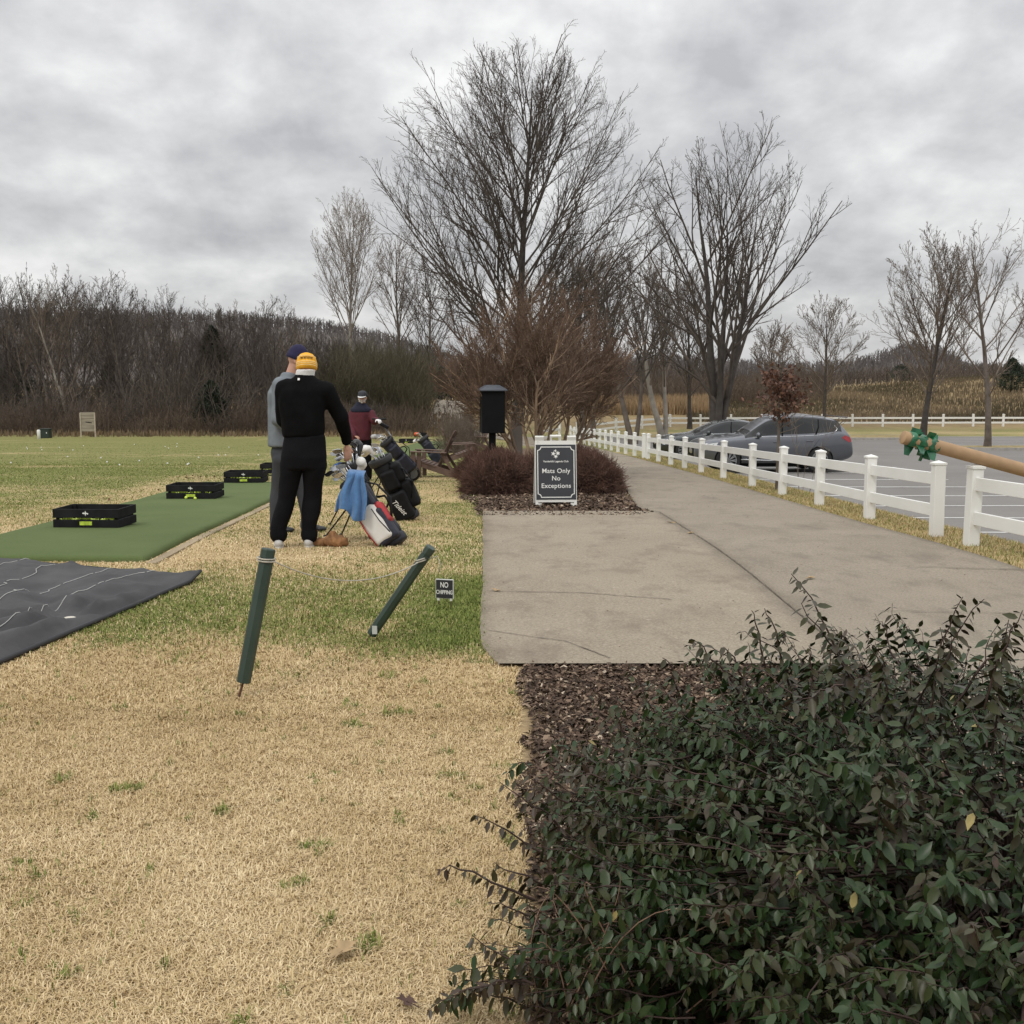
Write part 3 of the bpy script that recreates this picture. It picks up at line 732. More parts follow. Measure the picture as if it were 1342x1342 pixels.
# evergreens in the woods
def leaf_cards(rng, P, size, asp=.5, droop=0, nrm=None):
    n_ = len(P); d = rng.normal(0, 1, (n_, 3)); d[:, 2] -= droop; d /= np.linalg.norm(d, axis=1, keepdims=True)
    w = np.cross(d, rng.normal(0, 1, (n_, 3))); w /= np.linalg.norm(w, axis=1, keepdims=True)+1e-9
    s_ = size*rng.uniform(.6, 1.3, (n_, 1)); V = np.stack([P, P+d*s_*.5+w*s_*asp*.5, P+d*s_, P+d*s_*.5-w*s_*asp*.5], 1).reshape(-1, 3)
    return V, np.arange(n_*4).reshape(-1, 4)
def evergreen(name, label, loc, Ht, w, seed, m_, n_=6000, conical=1.0):
    rng = np.random.default_rng(seed); root = thing(name, label, 'tree', loc)
    MB().tube([(0, 0, -.3), (0, 0, Ht*.5), (0, 0, Ht*.95)], [.14, .09, .02]).build('trunk', BARK, root, True)
    h = rng.uniform(0, 1, n_)**.8; a = rng.uniform(0, 2*pi, n_); prof = (1-h)**(.65*conical)*(.35+.65*np.minimum(1, h*5))
    rr = w/2*prof*(.55+.45*np.sqrt(rng.uniform(0, 1, n_)))*(1+.25*np.sin(a*3+h*14+seed)+.15*np.sin(a*5-h*31))
    P = np.stack([np.cos(a)*rr, np.sin(a)*rr, Ht*(.06+.94*h)], -1)
    V, Q = leaf_cards(rng, P, Ht*.055, .45, -.2); link('crown', fast_mesh('crown', V, Q), m_, root)
    return root
EVG = mat('dark evergreen foliage', (.018, .030, .014), .8, .45, 1.2)
EVG2 = mat('olive evergreen foliage', (.035, .042, .02), .8, .45, 1.0)
for px, top, Y, w, lb in ((280, 432, 78, 3.0, 'dark narrow evergreen in the woods, nearest the two men'), (276, 500, 69, 2.6, 'low dark evergreen bush at the edge of the range'), (612, 470, 104, 4.2, 'dark spreading evergreen behind the green slope'), (578, 482, 100, 3.2, 'smaller dark evergreen left of the spreading one'), (546, 478, 96, 2.6, 'dark evergreen behind the far path'), (1326, 470, 118, 3.6, 'dark evergreen at the right edge beyond the mound'), (1180, 478, 170, 5, 'small evergreen on the skyline below the pointed hill'), (20, 470, 88, 4, 'dark evergreen deep in the woods at the left edge'), (150, 470, 92, 3.4, 'evergreen half hidden in the woods above the target board')):
    loc = base_at(px, Y); evergreen('evergreen_tree', lb, loc, at(px, top, Y).z-loc[2], w, int(px), EVG if px != 150 else EVG2, 5000)

# crape myrtles with smooth tan stems and rusty twigs
CM = mat('smooth tan bark', (.29, .205, .135), .75, .45, 5, .004, 20, stretch=(1, 1, .35))
def myrtle(label, loc, seed, stems, Ht, width):
    rng = np.random.default_rng(seed); root = thing('crape_myrtle', label, 'tree', loc, 0, 'crape myrtles in the shrub bed'); out = [[], [], []]
    def env(q):
        h = q[2]/Ht; w = width/2*(math.sin(min(1, max(0, (h-.2)/.8))**.8*pi*.84)**.75 if h > .21 else .14)
        return h < 1 and math.hypot(q[0], q[1]) < w*(1+.15*math.sin(4*math.atan2(q[1], q[0])+seed))
    for (dx, dy, bx, by, r_) in stems:
        d = unit(np.array([dx, dy, 1.])); q = np.array([bx, by, -.1]); L = Ht*.5; pts = [q.copy()]; rr = [r_*1.2]
        for i in range(8):
            d = unit(d+rng.normal(0, .09, 3)+np.array([0, 0, .05])); q = q+d*L/8; pts.append(q.copy()); rr.append(r_*(1-.55*(i+1)/8))
        out[0].append((np.array(pts), np.array(rr)))
        spec = [None, dict(seg=6, wob=.09, up=.04, tap=.8, rmin=.004), dict(k=8, ang=30, ratio=.6, seg=5, wob=.1, up=.05, t0=.1, rmin=.0028), dict(k=8, ang=30, ratio=.55, seg=4, wob=.11, up=.05, t0=.1, rmin=.0026), dict(k=6, ang=30, ratio=.5, seg=2, wob=.12, up=.05, t0=.1, rmin=.003)]
        for j in range(12):
            t = .42+.58*(j+rng.random())/12; f_ = t*8; i0 = min(int(f_), 7); pos = pts[i0]+(pts[i0+1]-pts[i0])*(f_-i0)
            nd = rot_dir(rng, d, R(rng.uniform(22, 62))); nd[2] = abs(nd[2]); grow(rng, pos, unit(nd), Ht*.42*rng.uniform(.7, 1.1), r_*.42, 1, spec, out, env)
    tr = tube_obj('trunk', out[0], 8, CM, root)
    polys = [x for l_ in out[1:] for x in l_]; big = [x for x in polys if x[1][0] > .009]; small = [x for x in polys if x[1][0] <= .009]
    tube_obj('limb', big, 5, CM, root); tube_obj('crown', small, 3, TWIGR, root)
    return root
def on(px, Y): p = at(px, 500, Y); return (p.x, Y, hz(p.x, Y))
myrtle('crape myrtle with smooth tan stems leaning left beside the black box', on(688, 21), 2, [(-.32, 0, .05, 0, .055), (-.06, .1, .08, .05, .045), (.2, -.1, .12, 0, .04), (-.5, .2, 0, .05, .04)], 4.2, 3.5)
myrtle('crape myrtle with upright mottled trunk directly behind the lettered sign', on(706, 24), 4, [(.0, 0, 0, 0, .07), (.22, .1, .1, 0, .05), (-.2, .1, -.08, .1, .045), (.12, -.2, .04, -.1, .035)], 4.6, 3.7)
myrtle('crape myrtle leaning right towards the white fence', on(734, 25), 6, [(.3, 0, 0, 0, .06), (.05, .1, .05, .1, .05), (.5, -.1, .08, 0, .045)], 4.4, 3.4)
# dead-looking twiggy shrubs in the bed
SHR = mat('red brown shrub twigs', (.12, .064, .046), .95, .4, 5)
def shrub(label, loc, r_, h, seed, n_=900, m_=None, group=None, name='leafless_shrub'):
    rng = np.random.default_rng(seed); root = thing(name, label, 'shrub', loc, 0, group); polys = []; core = []
    for i in range(n_):
        a = rng.uniform(0, 2*pi); el_ = math.acos(rng.uniform(.05, 1)); b = rng.uniform(0, .45)
        tip = np.array([cos(a)*sin(el_)*r_[0], sin(a)*sin(el_)*r_[1], cos(el_)*h])*rng.uniform(.72, 1.08)
        st = np.array([cos(a)*b*r_[0]*.8, sin(a)*b*r_[1]*.8, 0.]); mid_ = st*.4+tip*.6+rng.normal(0, .04, 3)
        mid_[2] = tip[2]*.55
        (core if i % 6 == 0 else polys).append((np.array([st, (st+mid_)/2+rng.normal(0, .015, 3), mid_, tip]), np.array([.006, .005, .004, .002])))
        for k in range(7):
            t = rng.uniform(.35, 1); q = mid_*(1-t)+tip*t; dd = unit(tip-mid_+rng.normal(0, .6, 3)*np.linalg.norm(tip-mid_)); L = rng.uniform(.08, .2)
            polys.append((np.array([q, q+dd*L*.5+rng.normal(0, .008, 3), q+dd*L]), np.array([.0035, .003, .002])))
    tube_obj('stem', core, 4, m_ or SHR, root); tube_obj('twigs', polys, 3, m_ or SHR, root)
    return root
shrub('red-brown leafless shrub left of the lettered sign', on(652, 18.3), (.62, .85), .66, 1, 1500)
shrub('red-brown leafless shrub right behind the lettered sign', on(712, 18.8), (.7, .7), .62, 2, 1300)
shrub('red-brown leafless shrub right of the sign, by the cart path', on(775, 18.6), (.56, .8), .64, 3, 1300)
shrub('red-brown leafless shrub around the foot of the black box', on(645, 22.5), (.75, .9), .6, 4, 1300)
shrub('red-brown leafless shrub farther back near the fence', on(752, 24), (.8, .9), .62, 5, 1200)
for i, px in enumerate((592, 604, 618)): shrub('bundle of tall bare stems left of the black box' if i == 1 else ('left clump of bare stems beside the path' if i == 0 else 'right clump of bare stems close to the black box'), on(px, 40+i*2), (.7, .6), 1.7, 20+i, 260, TWIG2)

# young oak that keeps its russet leaves
rng = np.random.default_rng(5)
p = at(1019, 600, 19.0); OL = (p.x, 19.0, hz(p.x, 19))
oak = thing('young_oak', 'young oak with russet dead leaves behind the white fence', 'tree', OL); Ho = 2.75
P = np.array([[.0, 0, -.1], [.01, 0, .8], [.0, .01, 1.4], [.03, 0, 2.0], [.05, 0, Ho]]); tube_obj('trunk', [(P, np.array([.032, .027, .02, .012, .003]))], 8, BARK2, oak)
polys = []; L_ = []
for j in range(60):
    t = rng.uniform(.35, .98); z = Ho*t; a = rng.uniform(0, 2*pi); l = (.26+.74*(1-t))*rng.uniform(.7, 1.1)*(.85 if t > .5 else .8); e_ = rng.uniform(.2, .9)
    d = np.array([cos(a)*cos(e_), sin(a)*cos(e_), sin(e_)]); s0 = np.array([.02, 0, z]); pts = [s0, s0+d*l*.5+rng.normal(0, .02, 3), s0+d*l]
    polys.append((np.array(pts), np.array([.008, .006, .003])))
    if .40 < t < .68:
        for k in range(46):
            u = rng.uniform(.1, 1.1); L_.append(s0+d*l*u+rng.normal(0, .055, 3))
tube_obj('branches', polys, 4, TWIG2, oak)
V, Q = leaf_cards(rng, np.array(L_), .085, .55, .6); lm = fast_mesh('foliage', V, Q); face_attr(lm, 'rnd', rng.random(len(Q)))
link('foliage', lm, mat('russet oak leaves', (.05, .02, .013), .7, attr='rnd', col2=(.17, .082, .05)), oak)
polys = []
p = at(1052, 600, 24); broot = thing('bare_sapling', 'bare many-stemmed sapling right behind the young oak', 'sapling', (p.x, 24, hz(p.x, 24)))
for j in range(5):
    a = rng.uniform(0, 2*pi); d = unit(np.array([cos(a)*.22+.1, sin(a)*.3, 1])); s0 = np.array([0, 0, 0.]); L = rng.uniform(2.0, 3.0)
    pts = [s0+d*L*k/5+np.array([rng.normal(0, .02), rng.normal(0, .02), 0])*k for k in range(6)]; polys.append((np.array(pts), np.array([.007, .006, .005, .004, .003, .002])))
    for k in range(9):
        t = rng.uniform(.4, 1)*5; i0 = min(4, int(t)); q = pts[i0]+(pts[i0+1]-pts[i0])*(t-i0); dd = rot_dir(rng, d, .6); polys.append((np.array([q, q+dd*.2, q+dd*.4]), np.array([.005, .004, .002])))
tube_obj('stem', polys[:1], 5, TWIG2, broot); tube_obj('branches', polys[1:], 4, TWIG2, broot)
# ------------------------------------------------------------------ white vinyl fences
VIN = mat('white vinyl', (.74, .74, .70), .45, .05, 2, spec=.4, col2=(.80, .80, .77))
HOLE = mat('rail bracket shadow gap', (.25, .25, .24), .7)
def fence_run(label, pts, hgt=.77, group=None, sz=.115, brackets=True):
    o0 = Vector((pts[0][0], pts[0][1], hz(*pts[0]))); root = thing('rail_fence', label, 'fence', o0, 0, 'white two-rail fences')
    L = [Vector((x, y, hz(x, y)))-o0 for x, y in pts]
    for i, p in enumerate(L):
        d = (L[min(i+1, len(L)-1)]-L[max(i-1, 0)]); rot = Matrix.Rotation(math.atan2(d.y, d.x)+pi/2, 3, 'Z')
        rj = random.Random(i*3+int(p.y)); tilt = Matrix.Rotation(rj.uniform(-.012, .012), 3, 'X') @ Matrix.Rotation(rj.uniform(-.012, .012), 3, 'Y'); rot = rot @ tilt
        mb = MB(); mb.box(p+Vector((0, 0, hgt/2-.13)), (sz, sz, hgt+.22), rot, .006)
        po = mb.build('post', VIN, root)
        s_ = sz/2+.008; vs = [rot @ Vector((a*s_, b*s_, z))+p for z in (hgt-.022, hgt-.002) for a, b in ((-1, -1), (1, -1), (1, 1), (-1, 1))]+[rot @ Vector((0, 0, hgt+.022))+p]
        MB().add(vs, [(3, 2, 1, 0), (0, 1, 5, 4), (1, 2, 6, 5), (2, 3, 7, 6), (3, 0, 4, 7), (4, 5, 8), (5, 6, 8), (6, 7, 8), (7, 4, 8)]).build('post_cap', VIN, po)
    for a, b in zip(L, L[1:]):
        d = (b-a).normalized()
        for hh in (.60, .27):
            up = Vector((0, 0, 1)); q0 = a+Vector((0, 0, hh))+d*(sz/2-.004); q1 = b+Vector((0, 0, hh))-d*(sz/2-.004)
            MB().bar(q0, q1, .038, .125, up, .003).build('rail', VIN, root)
    return root
fp = [(float(fence_x(y)), y) for y in (11.38, 13.4, 15.6, 17.75, 20.0, 22.75, 25.2, 27.4, 29.5, 31.7, 33.8)]
fence_run('long white two-rail fence running from the gap beside the path away to the parked cars', fp)
fence_run('white two-rail fence section entering at the right edge under the cardboard tube', [(float(fence_x(10.55)), 10.55), (4.66, 8.6), (4.85, 6.6)])
yy = [34.75, 37, 39.2, 41.3, 43.5, 45.6, 47.8, 50, 52, 54.2, 56.4, 58.5, 60.6]
fence_run('far stretch of the white fence curving towards the sign', [(float(fence_x(y)), y) for y in yy])
fx_ = [(1.5, 55.8), (2.0, 58.3), (2.6, 60.4)]
fence_run('short white fence section slanting down at the far corner', fx_, .95)
pts = []
for px, Y in ((757, 64), (780, 67), (808, 70.5), (842, 74), (879, 77)): p = at(px, 500, Y); pts.append((p.x, Y))
x0_ = pts[-1][0]
for k in range(1, 19): pts.append((x0_+2.13*k, 77+.06*k))
fence_run('far white two-rail fence crossing behind the parking lot', pts, .86, sz=.13)

# ------------------------------------------------------------------ sandwich board sign
WPL = mat('white sign plastic', (.72, .72, .68), .4, .06, 4)
NAVY = mat('charcoal sign face', (.034, .036, .042), .45, .12, 3)
WLT = mat('white lettering', (.78, .78, .74), .6, .03)
def text(s_, size, off=0.0, shear=0, sp=1.0, bold=True):
    cu = bpy.data.curves.new('t', 'FONT'); cu.body = s_; cu.size = size; cu.align_x = 'CENTER'; cu.align_y = 'CENTER'; cu.extrude = .0008; cu.offset = off; cu.shear = shear; cu.space_character = sp
    cu.resolution_u = 3; o = bpy.data.objects.new('t', cu); C.objects.link(o); me = evaluated(o); bpy.data.objects.remove(o); bpy.data.curves.remove(cu)
    vs = [v.co.copy() for v in me.vertices]; fs = [tuple(p.vertices) for p in me.polygons]; bpy.data.meshes.remove(me); return vs, fs
p = gp(729, 663); SG = thing('sandwich_board', 'white A-frame sign with dark panel reading Mats Only No Exceptions', 'sign', p, R(4))
Wd, Hs = .585, .985
tf = Matrix.Rotation(R(-9), 4, 'X')      # front panel leans back
tb = Matrix.Translation((0, .34, 0)) @ Matrix.Rotation(R(12), 4, 'X')
def xf(mb, M): mb.v = [tuple(M @ Vector(v)) for v in mb.v]; return mb
def frame_mb():
    mb = MB(); t = .028
    mb.box((-Wd/2+.02, 0, .46), (.04, t, .92), None, .003); mb.box((Wd/2-.02, 0, .46), (.04, t, .92), None, .003)
    mb.box((0, 0, .075), (Wd-.082, t, .045)); mb.box((0, 0, .885), (Wd-.082, t, .068))
    mb.box((-Wd/2+.065, 0, .955), (.125, t, .068), None, .004); mb.box((Wd/2-.065, 0, .955), (.125, t, .068), None, .004)
    mb.box((-.065, 0, .952), (.028, t, .064)); mb.box((.065, 0, .952), (.028, t, .064)); mb.box((0, 0, .99), (.158, t, .024), None, .003)
    mb.box((-Wd/2+.045, 0, .012), (.085, t+.004, .05)); mb.box((Wd/2-.045, 0, .012), (.085, t+.004, .05))
    return mb
fr = xf(frame_mb(), tf).build('front_frame', WPL, SG)
xf(frame_mb(), tb).build('back_frame', WPL, SG)
xf(MB().box((0, 0, .48), (Wd-.082, .012, .76)), tb).build('back_panel', WPL, SG)
xf(MB().box((0, -.0165, .475), (Wd-.022, .006, .775), None, .002), tf).build('panel', NAVY, SG)
# notched white border
mb = MB(); a, b, n_, w = Wd/2-.03, .36, .045, .012
def border(a, b, n_):
    P = []
    for sx_, sy_ in ((1, 1), (-1, 1), (-1, -1), (1, -1)):
        arc = []
        for k in range(6):
            t = pi/2*k/5; arc.append((sx_*(a-n_*cos(t)), sy_*(b-n_*sin(t))) if False else (sx_*(a-n_*sin(pi/2-t)), sy_*(b-n_*(1-sin(pi/2-t)) if False else sy_*0+b-n_*cos(pi/2-t)) ) )
        arc = [(sx_*(a-n_+n_*(1-cos(pi/2*k/5)) ), sy_*(b-n_*sin(pi/2*k/5))) for k in range(6)] if True else arc
        if sx_*sy_ < 0: arc = arc[::-1]
        P += arc[::-1] if False else arc
    return P
def notch(a, b, r_):
    P = []
    for q, (sx_, sy_) in enumerate(((1, 1), (-1, 1), (-1, -1), (1, -1))):
        A = [(a-r_*sin(pi/2*k/5), b-r_*cos(pi/2*k/5)) for k in range(6)]   # concave corner cut
        A = [(a-r_*cos(t), b-r_*sin(t)) for t in [pi/2*k/5 for k in range(6)]]
        A = [(sx_*x, sy_*y) for x, y in A]
        if q in (0, 2): A = A[::-1]
        P += A
    return P
def concave(a, b, r_):
    P = []
    for q, (sx_, sy_) in enumerate(((1, 1), (-1, 1), (-1, -1), (1, -1))):
        # arc centred on the corner itself, from (a, b-r) to (a-r, b)
        A = [(a-r_*sin(pi/2*k/5), b-r_*cos(pi/2*k/5)) for k in range(6)]
        A = [(sx_*x, sy_*y) for x, y in A]
        if q in (1, 3): A = A[::-1]
        P += A
    return P
Po = concave(a, b, n_+w*.3); Pi_ = concave(a-w, b-w, n_)
vs = [(x, -.0205, z+.475) for x, z in Po]+[(x, -.0205, z+.475) for x, z in Pi_]; k_ = len(Po)
mb.add(vs, [(i, (i+1) % k_, k_+(i+1) % k_, k_+i) for i in range(k_)]); xf(mb, tf).build('border', WLT, SG)
def put_text(s_, size, z, off, sp=1.0, x=0, tall=1.0):
    vs, fs = text(s_, size, off, 0, sp); return MB().add([(v.x+x, -.0215-v.z, v.y*tall+z) for v in vs], fs)
# serif look: bars at the feet of the letters are too fine to see, so heavy strokes only
mb = MB()
for s_, sz_, z, of, sp in (('Vanderbilt Legends Club', .036, .625, .0006, 1.0), ('Mats Only', .092, .49, .0007, 1.04), ('No', .092, .385, .0007, 1.04), ('Exceptions', .092, .28, .0007, 1.04)):
    q = put_text(s_, sz_, z, of, sp); mb.add(q.v, q.f)
xf(mb, tf).build('lettering', WLT, SG)
mb = MB()
def star(cx_, cz_, r0, r1, n_, rot=0.0, y=-.0215):
    vs = [(cx_, y, cz_)]; fs = []
    for k in range(2*n_):
        r_ = r0 if k % 2 == 0 else r1; a_ = rot+pi*k/n_; vs.append((cx_+r_*sin(a_), y, cz_+r_*cos(a_)))
    for k in range(2*n_): fs.append((0, 1+k, 1+(k+1) % (2*n_)))
    return vs, fs
for args in ((-.035, .735, .038, .014, 5, .2), (.03, .74, .036, .015, 6, 0), (.0, .695, .034, .013, 5, .6), (-.005, .775, .028, .009, 4, .3)): mb.add(*star(*args))
xf(mb, tf).build('emblem', WLT, SG)

# ------------------------------------------------------------------ dark kiosk box on a post
BLK = mat('matt black paint', (.007, .007, .008), .7, .2, 5, spec=.12)
DKG = mat('dark grey roof metal', (.075, .085, .10), .45, .15, 4)
q = on(645, 20.3); KB = thing('post_box', 'tall black box with grey hipped roof on a short post behind the shrubs', 'box', q, R(8))
z0 = .97; MB().box((0, 0, z0+.38), (.42, .40, .76), None, .008).build('body', BLK, KB)
MB().box((0, 0, .42), (.12, .12, 1.08), None, .005).build('post', BLK, KB)
mb = MB(); r_ = .25; mb.add([(-r_, -r_, z0+.765), (r_, -r_, z0+.765), (r_, r_, z0+.765), (-r_, r_, z0+.765), (-r_, -r_, z0+.785), (r_, -r_, z0+.785), (r_, r_, z0+.785), (-r_, r_, z0+.785), (-.12, -.12, z0+.87), (.12, -.12, z0+.87), (.12, .12, z0+.87), (-.12, .12, z0+.87)],
    [(3, 2, 1, 0), (0, 1, 5, 4), (1, 2, 6, 5), (2, 3, 7, 6), (3, 0, 4, 7), (4, 5, 9, 8), (5, 6, 10, 9), (6, 7, 11, 10), (7, 4, 8, 11), (8, 9, 10, 11)]); mb.build('roof', DKG, KB)
q = on(677, 28); PB = thing('utility_post', 'plain grey-brown square post between the black box and the sign', 'post', q)
MB().box((0, 0, .6), (.30, .26, 1.5), None, .01).build('shaft', mat('weathered grey wood', (.10, .085, .075), .9, .25, 5, stretch=(1, 1, .2)), PB)
MB().box((0, 0, 1.37), (.34, .30, .04), None, .005).build('cap', DKG, PB)

# ------------------------------------------------------------------ turf mat and ball trays
TM = NT('artificial turf'); tcx = TM.ramp(TM.noise(220, 4, .7), [(.3, (.050, .072, .022)), (.5, (.10, .138, .045)), (.7, (.165, .21, .085))])
tc2 = TM.mix(.35, tcx, TM.ramp(TM.noise(1.1, 5, .6), [(.3, (.065, .095, .032)), (.7, (.125, .155, .062))])); TM.bump(TM.noise(300, 3, .7), .006); TURF = TM.done(tc2, .95)
def long_mat(label, y0, y1, xr, xl, th=.055, group=None):
    x_m = (xr((y0+y1)/2)+xl((y0+y1)/2))/2; o0 = Vector((x_m, y0, hz(x_m, y0)))
    V = []; q = []; prof = [(0, -.06), (0, .3), (.012, .72), (.04, .97), (.09, 1.0)]; nx_ = 8
    ys_ = [y0, y0, y0+.012, y0+.045, y0+.1]+list(np.linspace(y0+.3, y1-.3, 40))+[y1-.1, y1-.045, y1-.012, y1, y1]
    hs = [-.06, .3, .72, .97]+[1]*(len(ys_)-8)+[.97, .72, .3, -.06]
    for y, hy_ in zip(ys_, hs):
        a, b = xl(y), xr(y)
        row = [(a+d, min(h, hy_)) for d, h in prof]+[(a+(b-a)*k/nx_, min(1, hy_)) for k in range(1, nx_)]+[(b-d, min(h, hy_)) for d, h in prof[::-1]]
        for x, h in row: V.append((x-o0.x, y-o0.y, hz(x, y)+th*h-o0.z))
    n_ = len(row)
    for j in range(len(ys_)-1):
        for k in range(n_-1): q.append((j*n_+k, j*n_+k+1, (j+1)*n_+k+1, (j+1)*n_+k))
    o = link('turf_mat', fast_mesh('turf_mat', V, q), TURF, None, True); o.location = o0; tag(o, label, 'mat', group); return o
long_mat('long green artificial turf hitting mat carrying the black ball trays', 9.42, 20.6, mat_right, mat_left, group='green hitting mats')
m2r = lambda y: -2.55-.012*(y-30); m2l = lambda y: m2r(y)-1.9
long_mat('green artificial turf mat in the distance behind the black golf bags', 36, 58, m2r, m2l, group='green hitting mats')
WDK = mat('weathered edging plank', (.30, .235, .15), .9, .3, 4, stretch=(1, .2, 1))
mb = MB(); prev = None
for y in np.linspace(9.3, 16.4, 8):
    p = Vector((mat_right(y)+.09, y, hz(mat_right(y)+.09, y)+.006))
    if prev is not None: mb.bar(prev, p, .085, .02, (0, 0, 1), .003)
    prev = p
pl = mb.build('edging_plank', WDK); tag(pl, 'thin weathered wooden plank along the right edge of the hitting mat', 'plank')
TRK = mat('black stained tray wood', (.013, .013, .014), .75, .4, 6, spec=.15)
YEL = mat('yellow range balls', (.62, .76, .10), .4, .1, 5)
YLB = mat('yellow green label', (.45, .58, .06), .5, .3, 30)
def tray(label, loc, rz, balls=1, src=None):
    root = thing('ball_tray', label, 'tray', loc, rz, 'black ball trays on the hitting mat'); w, d, h, t = .80, .52, .235, .022; root.scale = (.90, .90, .90)
    for z_, hh in ((.055, .095), (.178, .105)):
        MB().box((0, -d/2, z_), (w, t, hh), None, .003).build('slat', TRK, root); MB().box((0, d/2, z_), (w, t, hh), None, .003).build('slat', TRK, root)
        MB().box((-w/2+t/2, 0, z_), (t, d-t-.001, hh), None, .003).build('slat', TRK, root); MB().box((w/2-t/2, 0, z_), (t, d-t-.001, hh), None, .003).build('slat', TRK, root)
    MB().box((0, 0, .012), (w-.06, d-.06, .012)).build('floor', TRK, root)
    mb = MB()
    for a in (-1, 1):
        for b in (-1, 1): mb.box((a*(w/2-.045), b*(d/2-.03), .115), (.035, .03, .215))
    mb.build('corner_block', TRK, root)
    # heap of balls seen through the slot between the slats
    rb = random.Random(int(loc[1]*10)); mb = MB()
    for k in range(int(balls)):
        mb.ell((rb.uniform(-w/2+.07, w/2-.07), rb.choice([-d/2+.045, -d/2+.05, rb.uniform(-d/2+.05, d/2-.1)]), rb.choice([.04, .09, .115])), (.0215,)*3, None, 10)
    b = mb.build('balls', YEL, root, True); b['kind'] = 'stuff'
    MB().box((0, -d/2-.0125, .062), (.15, .003, .045)).build('label_plate', YLB, root)
    mb = MB(); mb.add(*star(.0, .182, .034, .011, 4, .0, -d/2-.0135)); mb.add(*star(-.026, .182, .014, .008, 3, .4, -d/2-.0137)); mb.add(*star(.026, .176, .013, .007, 3, 1.4, -d/2-.0137)); mb.build('emblem', WLT, root)
    return root
def mat_at(px, py):
    p = gp(px, py); return Vector((p.x, p.y, p.z+.055))
def tray_at(px, py, rz): p = mat_at(px, py); return (p.x+.3*sin(-rz)*0, p.y+.3, hz(p.x, p.y+.3)+.056)
tray('black slatted ball tray nearest the camera, at the left end of the mat', tray_at(112, 699, R(-2)), R(-3), 70)
tray('second black ball tray, with two yellow balls lying in front of it', tray_at(249, 659, 0), R(-1), 60)
tray('third black ball tray, left of the standing men', tray_at(318, 637, 0), R(1), 40)
tray('fourth black ball tray, half hidden behind the man in grey', tray_at(362, 624, 0), 0, 20)
for px, py, lb in ((533, 582, 'low black ball tray on the distant mat behind the golf bags'), (551, 573, 'farthest black ball tray near the bend of the path')):
    p = gp(px, py); tray(lb, (p.x, p.y, p.z+.05), 0, 6)
for px, py, lb in ((244, 660.5, 'left of two yellow balls in front of the second tray'), (256, 661.5, 'right of two yellow balls in front of the second tray')):
    p = mat_at(px, py-1.5); o = MB().ell((0, 0, .0215), (.0215,)*3).build('golf_ball', YEL, None, True); o.location = p; tag(o, lb, 'ball', 'yellow balls in front of the tray')
WBL = mat('white golf ball', (.80, .80, .78), .4, .03)
rr_ = random.Random(3); first = None
for i in range(26):
    px, py = [(35, 587), (36, 589), (54, 587), (78, 587), (176, 583), (232, 582)][i] if i < 6 else (rr_.uniform(10, 340), rr_.uniform(584, 612))
    p = gp(px, py)
    if first is None: first = MB().ell((0, 0, .022), (.022,)*3).build('golf_ball', WBL, None, True); o = first
    else: o = first.copy(); C.objects.link(o)
    o.location = p; s_ = 2.2 if i < 5 else 1.3; o.scale = (1, 1, 1); tag(o, 'white golf ball lying on the open practice range', 'ball', 'white balls scattered on the range')
# divots and dead leaves beside the mat
rd = np.random.default_rng(4)
DIV = mat('torn divot soil', (.14, .085, .045), .95, .5, 9)
Pc = []
for cx_, cy_, n_ in ((268, 627, 60), (200, 647, 14), (165, 657, 10)):
    c_ = gp(cx_, cy_)
    for k in range(n_): x = c_.x+rd.normal(0, .35); y = c_.y+rd.normal(0, .5); Pc.append((x, y, hz(x, y)+.012))
V, Q = leaf_cards(rd, np.array(Pc), .05, .7); o = link('divots', fast_mesh('divots', V, Q), DIV); tag(o, 'torn brown divots behind the second ball tray', kind='stuff')

# ------------------------------------------------------------------ black mesh tarp
TP = NT('woven ground cover'); tcl = TP.ramp(TP.noise(2.2, 6, .6), [(.3, (.036, .035, .037)), (.7, (.078, .076, .078))]); TP.bump(TP.noise(260, 2, .5), .002, .4); TARP = TP.done(tcl, .7)
A_ = Vector((-2.43, 8.5)); TB = gp(0, 873); TBp = Vector((TB.x, TB.y)); TT = gp(0, 737); TTp = Vector((TT.x, TT.y))
d1 = (TTp-A_); d2 = (TBp-A_)
e1 = d1.normalized(); e2 = d2.normalized(); L1, L2 = 5.2, 6.5
nu, nv = 150, 170
U_, V_ = np.meshgrid(np.linspace(0, L1, nu), np.linspace(0, L2, nv))
X = A_.x+e1.x*U_+e2.x*V_; Y = A_.y+e1.y*U_+e2.y*V_
# folds radiate from a pin near the lower edge
ex = gp(92, 820); du = X-ex.x; dvv = Y-ex.y; rr2 = np.hypot(du, dvv); an = np.arctan2(dvv, du)
w1 = np.exp(-rr2/.75)*(.5+.5*np.cos(an*9+1.0+rr2*2))*sstep(.03, .3, rr2)
w2 = 1-np.abs(fbm(X, Y, 1.2, 71)*2-1); w2 = w2**3
edge = np.minimum(np.minimum(U_, V_)/.10, 1)
Z = H(X, Y)+.030+.11*w1*edge+.065*w2*edge+.02*(fbm(X, Y, 4, 77)-.5)*edge
Z += .05*np.exp(-((X-A_.x)**2+(Y-A_.y)**2)/.012)
V = np.stack([X, Y, Z], -1).reshape(-1, 3); i = np.arange(nu-1)[None, :]+np.arange(nv-1)[:, None]*nu
tp = thing('ground_tarp', 'crumpled dark grey woven tarp with white stitching lines lying on the grass', 'tarp', (A_.x, A_.y, hz(A_.x, A_.y)))
V = V-np.array(tp.location); sheet = link('sheet', fast_mesh('sheet', V, np.stack([i, i+nu, i+1+nu, i+1], -1).reshape(-1, 4)), TARP, tp, True)
